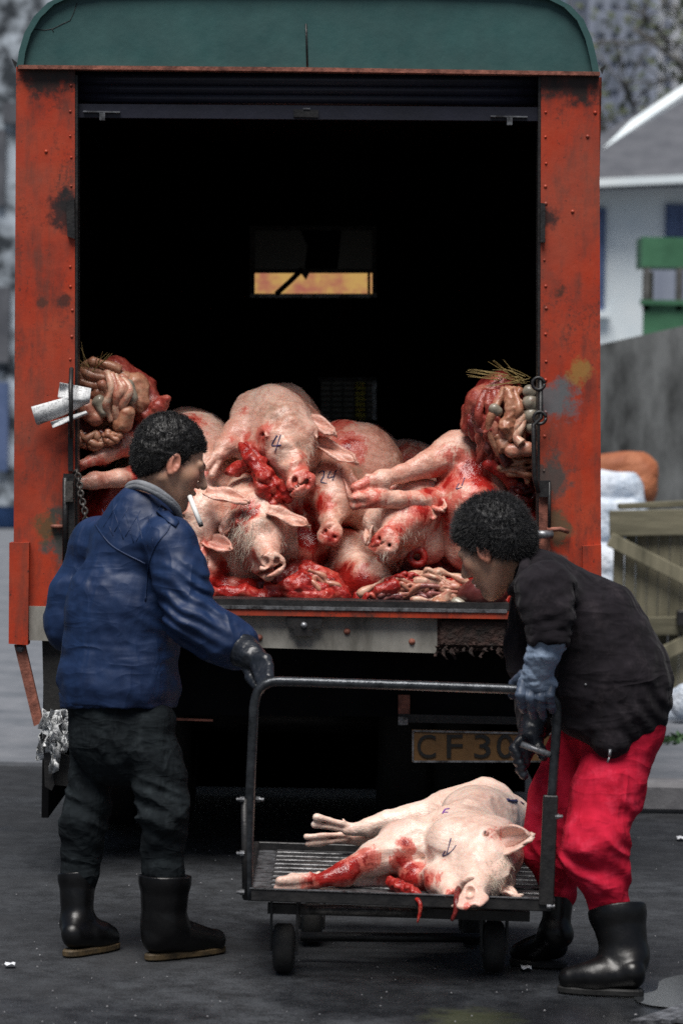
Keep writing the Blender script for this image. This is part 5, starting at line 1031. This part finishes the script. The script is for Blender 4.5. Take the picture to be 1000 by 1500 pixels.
for pts, mm in (([(715, 590, 9.85, 7), (722, 615, 9.83, 9), (712, 640, 9.85, 7)], 'mutedflesh'), ([(745, 575, 9.84, 9), (752, 600, 9.81, 8), (741, 625, 9.81, 10), (748, 640, 9.82, 6)], 'guts2'), ([(700, 600, 9.86, 8), (704, 630, 9.86, 10), (716, 660, 9.87, 8)], 'liver'), ([(728, 640, 9.83, 8), (738, 655, 9.83, 10)], 'guts2'), ([(690, 612, 9.9, 7), (698, 640, 9.89, 8)], 'darkflesh'), ([(730, 660, 9.85, 9), (742, 676, 9.85, 8)], 'liver'), ([(755, 590, 9.82, 6), (762, 610, 9.81, 5), (756, 628, 9.81, 6)], 'fat')): lump('fold', M[mm], oR, [(O(x, y, d), orr(r_)) for x, y, d, r_ in pts], k=.012, h=.003, amp=.006, fr=36)
lump('stomach', M['guts'], oR, [(O(748, 660, 9.82), orr(10)), (O(772, 658, 9.82), orr(11))]); 
b = MB(); gut(b, O(762, 684, 9.88), RY(8), orr(26), orr(18), 7, orr(4.2), rg, .5, .4, 5, .7); b.build('ruffled_gut', M['guts2'], oR)
b = MB(); gut(b, O(764, 715, 9.92), RY(8), orr(16), orr(20), 6, orr(4), rg, .5, .4, 5, .6); b.build('ruffled_gut', M['darkflesh'], oR)
lump('red_flap', M['flesh'], oR, [(O(715, 680, 9.88), orr(9)), (O(738, 690, 9.9), orr(10)), (O(770, 740, 9.95), orr(8)), (O(780, 770, 9.95), orr(7))])
# heap along the sill
D0 = 9.80
oF = empty('offal', O(640, 885, D0), 'loose heap of intestines, fat and a dark liver spread along the sill', 'offal')
lump('mound', M['flesh'], oF, [(O(530, 880, 9.9), orr(14)), (O(600, 872, 9.92), orr(24)), (O(680, 872, 9.92), orr(24)), (O(735, 878, 9.92), orr(16))], amp=.006)
b = MB(); gut(b, O(635, 868, 9.84), I3, orr(52), orr(17), 6, orr(5.5), rg, .5, .35, 5, .8); b.build('gut', M['guts'], oF)
b = MB(); gut(b, O(608, 880, 9.80), RY(-12), orr(30), orr(11), 5, orr(4.4), rg, .5, .4, 5, .6); b.build('ruffled_gut', M['guts2'], oF)
b = MB(); gut(b, O(645, 884, 9.78), RY(5), orr(34), orr(10), 5, orr(4.6), rg, .6, .4, 5, .6); b.build('ruffled_gut', M['fat'], oF)
for k, (x, y, rx_, ry_, r_, mm) in enumerate(((575, 872, 26, 12, 3.6, 'purplegut'), (600, 862, 24, 12, 3.4, 'guts'), (628, 872, 26, 13, 3.4, 'purplegut'), (655, 864, 20, 12, 3.2, 'guts'), (612, 884, 26, 8, 3.2, 'purplegut'), (550, 880, 22, 8, 3.4, 'flesh'), (640, 852, 26, 9, 3.4, 'fat'), (590, 850, 22, 7, 3.2, 'flesh'))):
    b = MB(); gut(b, O(x, y, 9.79), RY(rg.uniform(-25, 25)), orr(rx_), orr(ry_), 6, orr(r_), rg, .8, .4, 5, .8); b.build('ruffled_gut', M[mm], oF)
b = MB(); b.tube(smooth_path([O(524, 872, 9.8), O(560, 852, 9.82), O(590, 846, 9.8), O(630, 838, 9.82), O(660, 842, 9.82), O(690, 856, 9.8)], 6), [orr(5 + 2.5 * math.sin(j)) for j in range(31)], 8); b.build('fat_string', M['fat'], oF)
lump('red_lump', M['flesh'], oF, [(O(560, 866, 9.78), orr(11)), (O(578, 860, 9.78), orr(11))], amp=.006); lump('fat_lump', M['fat'], oF, [(O(612, 852, 9.79), orr(9)), (O(640, 852, 9.79), orr(8))], amp=.003); lump('fat_lump', M['fat'], oF, [(O(655, 868, 9.77), orr(7)), (O(650, 880, 9.77), orr(8))], amp=.003); lump('yellow_lump', M['guts'], oF, [(O(648, 858, 9.78), orr(7)), (O(668, 862, 9.78), orr(6))])
lump('liver', M['liver'], oF, [(O(684, 870, 9.76), orr(15)), (O(702, 868, 9.74), orr(21)), (O(722, 874, 9.75), orr(15)), (O(735, 882, 9.76), orr(7))], amp=.003, fr=18)
lump('kidney', M['greygut'], oF, [(O(668, 883, 9.74), orr(8.5)), (O(675, 886, 9.73), orr(7.5))], amp=.001); lump('lobe', M['liver'], oF, [(O(735, 868, 9.80), orr(11)), (O(744, 862, 9.82), orr(9))]); lump('lobe', M['guts2'], oF, [(O(640, 886, 9.75), orr(9)), (O(655, 888, 9.74), orr(6))])
# raw flesh tumbled under the white head
oM = empty('offal', O(450, 870), 'torn red flesh tumbled along the sill under the white bristly head', 'offal')
for pts in ([(400, 868, 9.86, 14), (440, 856, 9.86, 17), (470, 868, 9.85, 14)], [(450, 838, 9.9, 14), (478, 852, 9.88, 14), (500, 872, 9.85, 13)], [(430, 872, 9.84, 10), (480, 876, 9.83, 11)], [(310, 868, 9.86, 10), (360, 870, 9.86, 10), (400, 874, 9.86, 8)]):
    lump('flesh_lump', M['flesh'], oM, [(O(x, y, d), orr(r_)) for x, y, d, r_ in pts], amp=.009, fr=26)
lump('dark_flesh', M['darkflesh'], oM, [(O(395, 852, 9.92), orr(16)), (O(440, 842, 9.93), orr(18)), (O(460, 832, 9.95), orr(12))], amp=.008)
b = MB(); gut(b, O(470, 858, 9.85), RY(25), orr(24), orr(14), 5, orr(4), rg, .6, .4, 5, .7); b.build('torn_strand', M['guts'], oM)
for pts in ([(352, 652, 10.0, 4), (366, 672, 9.94, 8), (386, 700, 9.91, 10), (404, 726, 9.92, 7), (412, 740, 9.94, 4)], [(362, 650, 10.0, 4), (382, 678, 9.95, 7), (404, 708, 9.93, 8), (424, 732, 9.93, 6)], [(340, 692, 9.98, 9), (362, 679, 9.95, 8), (384, 684, 9.93, 5)], [(372, 694, 9.93, 5), (384, 716, 9.90, 8), (396, 738, 9.92, 9), (420, 752, 9.95, 7)]):
    lump('torn_strand', M['flesh'], oM, [(O(x, y, d), orr(r_)) for x, y, d, r_ in pts], k=.012, h=.003, amp=.007, fr=34)
tb = MB(); c0 = O(611, 816, 9.9); tb.lathe(c0, (.05, -1, .1), [(-.06, .03), (0, orr(16)), (.012, orr(15)), (.016, orr(11)), (.010, orr(6)), (-.04, orr(5))], 18); tag(tb.build('windpipe', M['flesh']), 'round bright red cut windpipe gaping beside the snout disc', 'offal')
lump_d = empty('offal', O(650, 820, 10.1), 'dark clotted flesh in the hollow beside the red windpipe', 'offal'); lump('dark_flesh', M['darkflesh'], lump_d, [(O(600, 830, 10.1), orr(22)), (O(645, 815, 10.08), orr(30)), (O(700, 830, 10.05), orr(30)), (O(760, 830, 10.05), orr(26))], amp=.01)
# straw tufts
def tuft(spec, label, grp):
    t = None
    for (xa, ya, xb, yb, n_) in spec:
        for _ in range(n_):
            a = O(xa + rg.gauss(0, 5), ya + rg.gauss(0, 3), 9.92 + rg.gauss(0, .02)); e = O(xb + rg.gauss(0, 8), yb + rg.gauss(0, 5), 9.86 + rg.gauss(0, .04))
            if t is None: t = empty('straw_tuft', a, label, 'straw', grp)
            MB().tube([a, a.lerp(e, .5) + Vector((0, 0, rg.gauss(0, .006))), e], [.0018, .0016, .0008], 4, False).build('straw', M['straw'], t)
    return t
tuft([(760, 556, 692, 548, 9), (765, 555, 712, 530, 4), (765, 555, 735, 538, 3), (770, 560, 715, 566, 8)], 'dry straw tuft sticking out over the right offal bundle', 'straw tufts')
tuft([(125, 540, 112, 512, 5), (130, 540, 150, 516, 5), (120, 550, 108, 548, 4)], 'dry straw tuft sticking up from the left offal bundle', 'straw tufts')

# ------------------------------------------------------------------ papers
def uvgrid(name, fn, nu, nv, m, parent=None, th=.0006):
    b = MB(); b.grid(fn, nu, nv, True, th); me = b.mesh(name); uv = me.uv_layers.new(name='UVMap'); npt = (nu + 1) * (nv + 1)
    for lp in me.loops: k = lp.vertex_index % npt; uv.data[lp.index].uv = ((k // (nv + 1)) / nu, (k % (nv + 1)) / nv)
    return link(name, me, m, parent)
nw = empty('newspaper', T(90, 592), 'rolled newspaper pushed behind the strap on the left orange pillar', 'newspaper')
for k in range(7):
    uvgrid('sheet', lambda u, v, k=k: T(46 + 1.5 * k + (86 - 2 * k) * u + 7 * v * (1 - u), 596 + 1.6 * k - (24 + k * .5) * u + (25 - 2.2 * k) * v + 3 * math.sin(u * 4 + k * .7) * v - 5 * v * u, -.080 + .005 * k + .020 * (1 - math.cos((v - .4) * 2.6)) + .03 * u), 16, 8, M['news'], nw)
uvgrid('sheet', lambda u, v: T(88 + 46 * u - 3 * v, 560 + 22 * v + 9 * u, -.045 + .02 * math.sin(v * 3 + u * 3)), 8, 6, M['news'], nw)
uvgrid('sheet', lambda u, v: T(74 + 52 * u + 4 * v, 618 - 16 * u + 9 * v * (1 - u * .5), -.062 + .012 * math.sin(v * 4 + u * 3)), 8, 5, M['news'], nw)
tag(MB().tube([T(105, 540, -.03), T(104, 570, -.11), T(104.5, 610, -.11), T(106, 640, -.03)], .008, 6).build('strap', M['black']), 'black rubber strap holding the rolled newspaper to the left pillar', 'strap')
nc = empty('paper_wad', T(86, 1090), 'crumpled newspaper stuffed in a black clip low on the lorry\'s left corner', 'newspaper')
rg2 = random.Random(4)
for k in range(9):
    cx, cy, a0 = 84 + rg2.gauss(0, 9), 1068 + rg2.gauss(0, 16), rg2.uniform(0, 6); wx, wy = rg2.uniform(16, 26), rg2.uniform(20, 34)
    def cr_fn(u, v, cx=cx, cy=cy, a0=a0, wx=wx, wy=wy):
        x, y = (u - .5) * 2 * wx, (v - .5) * 2 * wy; q = np.array([[x * .06 + a0, y * .06, a0]]); z = float(noise(q, 1.0, 3)[0]) + .6 * float(noise(q, 2.3, 7)[0]); z2 = float(noise(q, 1.7, 11)[0])
        return T(cx + x * math.cos(a0) * .5 + z2 * 9 + x * .4, cy + y + z * 6, -.04 + .05 * z - .004 * k)
    uvgrid('crumpled_sheet', cr_fn, 9, 9, M['news'], nc)
slab([(63, 1075), (70, 1072), (80, 1150), (76, 1158), (66, 1152)], -.06, -.03, 'clip', M['black'], nc); slab([(76, 1100), (106, 1110), (104, 1152), (80, 1150)], -.02, .01, 'sheath', M['rubber'], nc)

# ------------------------------------------------------------------ things behind
def far_box(name, px0, px1, py0, py1, d, depth, m, parent=None, bev=0.0):
    xm, ym = (px0 + px1) / 2, (py0 + py1) / 2; p = Vector((W(px0, ym, d).x, d, W(xm, py1, d).z)); q = Vector((W(px1, ym, d).x, d, W(xm, py0, d).z)); c = (p + q) / 2; return MB().box((c.x, d + depth / 2, c.z), (abs(q.x - p.x) / 2, depth / 2, abs(q.z - p.z) / 2), None, bev).build(name, m, parent)
# concrete wall rising to the right
cw = MB(); P = [W(845, 512, 20.5), W(1100, 455, 19.5)]; A_ = []
a0, a1 = P; q = [Vector((a0.x, a0.y, .11)), Vector((a1.x, a1.y, .11)), a1, a0]; cw.hexa(q, [p + Vector((.03, .3, 0)) for p in q]); tag(cw.build('concrete_wall', M['concrete']), 'stained grey concrete wall whose top slopes up to the right', 'wall')
# timber gate propped on the pavement
gd = 15.2; gt = empty('timber_gate', W(950, 1012, gd), 'weathered timber gate with diagonal braces standing on the pavement', 'gate')
for i in range(9):
    x = 897 + i * 16.5; y0 = 760 + random.uniform(-4, 6)
    far_box('plank', x, x + 15.2, y0, 1008 + random.uniform(-4, 3), gd + .03, .03, M['timber'], gt)
for (ya, yb) in ((748, 786), (905, 932)):
    MB().bar(W(892, (ya + yb) / 2, gd), W(1050, (ya + yb) / 2 - 3, gd), rad(yb - ya, gd), .03, (0, 0, 1), .004).build('rail', M['timberh'], gt)
for (xa, ya, xb, yb) in ((892, 790, 1010, 850), (915, 985, 1010, 938)): MB().bar(W(xa, ya, gd - .03), W(xb, yb, gd - .03), rad(21, gd), .028, (0, 0, 1), .004).build('brace', M['timber'], gt)
MB().bar(W(905, 742, gd + .1), W(1050, 735, gd + .1), .03, .12, (0, 0, 1), .004).build('top_board', M['timberh'], gt)
MB().box(W(997, 905, gd - .05), (.025, .03, .04), None, .005).build('latch', M['black'], gt)
def heap(name, px0, px1, py0, py1, d, m, label, cat, seed, lean=0, grp=None):
    c = W((px0 + px1) / 2, (py0 + py1) / 2, d); rx, rz = rad((px1 - px0) / 2, d), rad((py1 - py0) / 2, d); s = Sdf(); q = Vector((rx * .45, 0, 0)); z_ = Vector((0, 0, rz * .4))
    s.cone(c - q - z_, c + q - z_ + Vector((0, 0, lean)), rz * .7, rz * .7, .05); s.cone(c - q * .8 + z_, c + q + z_ * .8, rz * .6, rz * .6, .05); s.cone(c - q + Vector((0, .25, -rz * .2)), c + q + Vector((0, .25, -rz * .2)), rz * .7, rz * .7, .05)
    a_ = min(1, rz / .16) ** 1.6; o = body(name, s, .016 if rz > .12 else .007, m, None, lambda P: a_ * (.03 * noise(P, 6, seed) - .02 * (1 - 2 * np.abs(noise(P, 5, seed + 2))))); return tag(o, label, cat, grp)
heap('tarpaulin', 845, 972, 662, 735, 17.6, M['tarp'], 'orange tarpaulin draped over the stacked sacks by the concrete wall', 'tarpaulin', 1)
heap('sack', 850, 940, 690, 775, 17.0, M['sack'], 'bulging pale sack right under the orange tarpaulin', 'sack', 3, 0, 'pale sacks by the wall'); heap('sack', 850, 945, 730, 800, 16.6, M['sack'], 'pale sack topped with plastic sheet, second from the top behind the gate', 'sack', 5, 0, 'pale sacks by the wall'); heap('sack', 845, 915, 790, 900, 16.3, M['sack'], 'tall blue-white sack between the lorry and the timber gate', 'sack', 7, 0, 'pale sacks by the wall'); heap('sack', 850, 900, 880, 1000, 16.2, M['sack'], 'lowest pale sack on the pavement beside the gate', 'sack', 8, 0, 'pale sacks by the wall')
for i, (px, py, r_) in enumerate(((985, 1040, 26), (1010, 1028, 22))): heap('litter_bag', px - r_, px + r_, py - 26, py + 24, 14.2 - i * .2, M['sack'], ['flattened pale plastic bag lying on the pavement below the gate', 'pale plastic bag at the picture edge on the pavement below the gate'][i], 'bag', 11 + i, 0, 'plastic bags on the pavement')
wd_ = MB()
for _ in range(140):
    c = W(985 + random.gauss(0, 14), 1090 + random.gauss(0, 7), 13.2 + random.gauss(0, .08)); u = Vector((random.gauss(0, 1), random.gauss(0, .5), random.gauss(0, .6))).normalized() * .022; v_ = u.cross(Vector((random.gauss(0, 1), 1, random.gauss(0, 1)))).normalized() * .010; wd_.add([c - u, c + v_, c + u, c - v_], [(0, 1, 2, 3)])
tag(wd_.build('weeds', M['weed']), kind='stuff')
# white house with slate roof
hd = 34.0; hs_ = empty('house', G(960, 740), 'white plastered house with a dark slate roof and blue shutters beyond the concrete wall', 'house')
def hw(px, py, dd=0): return W(px, py, hd + dd)
p, q = hw(800, 640), hw(1250, 255); MB().box(((p.x + q.x) / 2, hd + 3, q.z / 2), ((q.x - p.x) / 2, 3, q.z / 2)).build('wall', M['whitewall'], hs_)
rf = MB(); q = [hw(790, 268, -.4), hw(1270, 255, -.4), hw(1270, -40, 3), hw(1015, 128, 3), hw(790, 262, 1)]; rf.add(q + [v_ + Vector((0, .15, .12)) for v_ in q], [(0, 1, 2, 3, 4), (9, 8, 7, 6, 5)] + [(i, 5 + i, 5 + (i + 1) % 5, (i + 1) % 5) for i in range(5)]); rf.build('roof', M['slate'], hs_)
MB().bar(hw(780, 272, -.5), hw(1280, 250, -.5), .09, .12).build('eave_board', M['whitewall'], hs_); MB().bar(hw(780, 279, -.3), hw(1280, 258, -.3), .05, .1).build('gutter', M['slate'], hs_)
MB().bar(hw(870, 228, .6), hw(1022, 124, 2.9), .13, .2).build('verge_board', M['whitewall'], hs_)
for (xa, xb, ya, yb) in ((855, 887, 305, 455), (973, 1015, 300, 350), (1100, 1150, 300, 440)):
    c0, c1 = hw(xa, yb, -.02), hw(xb, ya, -.02); wn_ = MB().box(((c0.x + c1.x) / 2, hd - .02, (c0.z + c1.z) / 2), ((c1.x - c0.x) / 2, .04, (c1.z - c0.z) / 2)).build('window', M['bluepaint'], hs_)
    MB().box(((c0.x + c1.x) / 2, hd - .07, c0.z - .04), ((c1.x - c0.x) / 2 + .06, .06, .04)).build('sill', M['whitewall'], wn_)
    for k in range(2): MB().box((c0.x + (c1.x - c0.x) * (.27 + .46 * k), hd - .065, (c0.z + c1.z) / 2), ((c1.x - c0.x) * .18, .008, (c1.z - c0.z) * .42)).build('shutter_panel', M['bluepaint'], wn_)
# green booth
kd = 27.0; ks = empty('booth', W(980, 600, kd), 'bright green booth with glazed openings standing behind the concrete wall', 'booth')
far_box('roof_band', 939, 1075, 348, 392, kd, .5, M['kiosk'], ks)
for x in (942, 990, 1062): far_box('post', x, x + 9, 392, 455, kd, .08, M['bark'], ks)
far_box('base_panel', 940, 1072, 446, 640, kd, .06, M['kiosk'], ks); far_box('back_panel', 944, 1072, 392, 640, kd + 1.3, .05, M['tower'], ks); far_box('handrail', 938, 1076, 440, 447, kd - .05, .1, M['kiosk'], ks)
far_box('counter', 948, 956, 398, 446, kd + .2, .5, M['timber'], ks)
# grey tower far behind, pale block added where white sky shows, bare tree between
tw_ = empty('apartment_tower', G(930, 690), 'blurred blue-grey apartment tower high above the white house', 'tower')
td = 75.0; far_box('wall', 860, 962, -400, 640, td, 8, M['tower'], tw_); far_box('wall', 962, 1200, -400, 640, td + 5, 8, M['pale'], tw_)
for x in range(872, 960, 22):
    for y in range(-60, 300, 42): far_box('window', x, x + 11, y, y + 24, td - .08, .1, M['towerglass'], tw_)
for x in range(972, 1100, 26):
    for y in range(-60, 300, 40): far_box('window', x, x + 12, y + 8, y + 26, td + 4.92, .1, M['tower'], tw_)
def tree(px, py, d, hgt, label, seed, grp='bare trees behind the house', leaves=600):
    rg = random.Random(seed); base = W(px, py, d); base.z = 0; t = empty('tree', base, label, 'tree', grp); tb = MB(); tips = []
    def limb(p, dr, L, r, lv):
        e = p + dr * L; tb.tube([p, p.lerp(e, .5) + Vector((rg.gauss(0, .05), 0, rg.gauss(0, .05))) * L, e], [r, r * .8, r * .6], 6); tips.append(e)
        if lv:
            for _ in range(3 if lv > 1 else 4): limb(p.lerp(e, rg.uniform(.5, 1)), (dr + Vector((rg.gauss(0, .6), rg.gauss(0, .6), rg.gauss(.1, .4)))).normalized(), L * rg.uniform(.5, .75), r * .55, lv - 1)
    limb(base, Vector((rg.gauss(0, .06), 0, 1)), hgt * .42, hgt * .018, 4); tb.build('trunk', M['bark'], t)
    lb = MB()
    for _ in range(leaves):
        c = rg.choice(tips) + Vector((rg.gauss(0, .35), rg.gauss(0, .35), rg.gauss(0, .35))); u = Vector((rg.gauss(0, 1), rg.gauss(0, 1), rg.gauss(0, 1))).normalized() * .12; v_ = u.orthogonal().normalized() * .06; lb.add([c - u, c + v_, c + u, c - v_], [(0, 1, 2, 3)])
    lb.build('crown', M['foliage'], t)
tree(905, 690, 52, 13, 'thin bare tree rising over the slate roof next to the lorry', 3); tree(1010, 690, 56, 14, 'bare tree at the right edge in front of the pale block', 8, leaves=400)
# left side: mottled stone house front, drum
st = empty('stone_building', G(-20, 720), 'blurred mottled stone building behind the left pillar of the lorry', 'building')
sd_ = 38.0; far_box('wall', -420, 300, -300, 740, sd_, 3, M['stone'], st)
for (xa, xb, ya, yb) in ((-30, 8, 190, 300), (-60, 14, 420, 530), (4, 40, 150, 180)): far_box('window', xa, xb, ya, yb, sd_ - .1, .12, M['slate'], st)
far_box('door_panel', -20, 12, 560, 690, sd_ - .1, .12, M['bluepaint'], st)
dg = G(2, 775); dr_ = empty('plastic_drum', dg, 'blurred blue plastic drum standing far back on the left pavement', 'drum'); dg.z = .036
MB().lathe(dg, (0, 0, 1), [(0, .0001), (0, .30), (.3, .34), (.34, .35), (.38, .34), (.6, .35), (.64, .36), (.68, .35), (.95, .31), (1.0, .27), (1.0, .0001)], 24).build('shell', M['bluedrum'], dr_); MB().lathe(dg + Vector((.1, -.1, 1.0)), (0, 0, 1), [(0, .05), (.03, .05), (.03, .0001)], 12).build('cap', M['white'], dr_)
# ------------------------------------------------------------------ ground details
pb = MB(); pc = G(1015, 1470); pn = 40; ring = []
for k in range(pn):
    a = 2 * math.pi * k / pn; q = .75 + .45 * float(noise(np.array([[math.cos(a) * 1.6, math.sin(a) * 1.6, 0]]), 1.3, 4)[0]); ring.append(Vector((pc.x + math.cos(a) * .17 * q, pc.y + math.sin(a) * .40 * q, .0015)))
pb.add(ring, [tuple(range(pn))]); tag(pb.build('puddle', M['wet']), kind='structure')
MB_ = MB()
for _ in range(260):
    px, py = random.uniform(-40, 1040), random.uniform(1190, 1520); p = G(px, py); r_ = random.uniform(.0012, .0036); a = random.uniform(0, 6); MB_.add([p + Vector((math.cos(a + k * 1.57) * r_ * random.uniform(.6, 1.6), math.sin(a + k * 1.57) * r_ * random.uniform(.6, 1.6), random.uniform(.001, .003))) for k in range(4)] + [p + Vector((0, 0, .005))], [(0, 1, 4), (1, 2, 4), (2, 3, 4), (3, 0, 4)])
tag(MB_.build('grit', M['kerb']), kind='stuff')
for i, (px, py, w_, l_) in enumerate(((862, 1253, .07, .035), (884, 1424, .05, .03), (770, 1421, .03, .02), (996, 1230, .03, .03), (465, 1352, .04, .02), (15, 1416, .03, .015))):
    p = G(px, py); b = MB(); b.grid(lambda u, v: p + Vector(((u - .5) * w_, (v - .5) * l_ * 2, .004 + .008 * abs(math.sin(u * 4 + v * 3 + i)))), 4, 3, True, .001); tag(b.build('paper_scrap', M['pale' if i != 1 else 'guts2']), ['pale scrap lying on the wet asphalt behind the red trousers', 'tan scrap by the heel of the nearest black boot', 'small pale scrap between the black boots', 'pale scrap on the asphalt at the kerb', 'pale scrap on the ground under the trolley', 'pale scrap on the asphalt at the left edge'][i], 'scrap', 'scraps of litter on the asphalt')
dc = tag(empty('drain_cover', G(990, 1492), 'flat iron drain cover at the wet lower right corner', 'drain cover')) 
for k in range(5): MB().bar(G(930 + k * 22, 1502 - k * 1.0) + Vector((0, 0, .006)), G(1010 + k * 22, 1476 - k * 1.0) + Vector((0, 0, .006)), .012, .03).build('bar', M['galv'], dc)
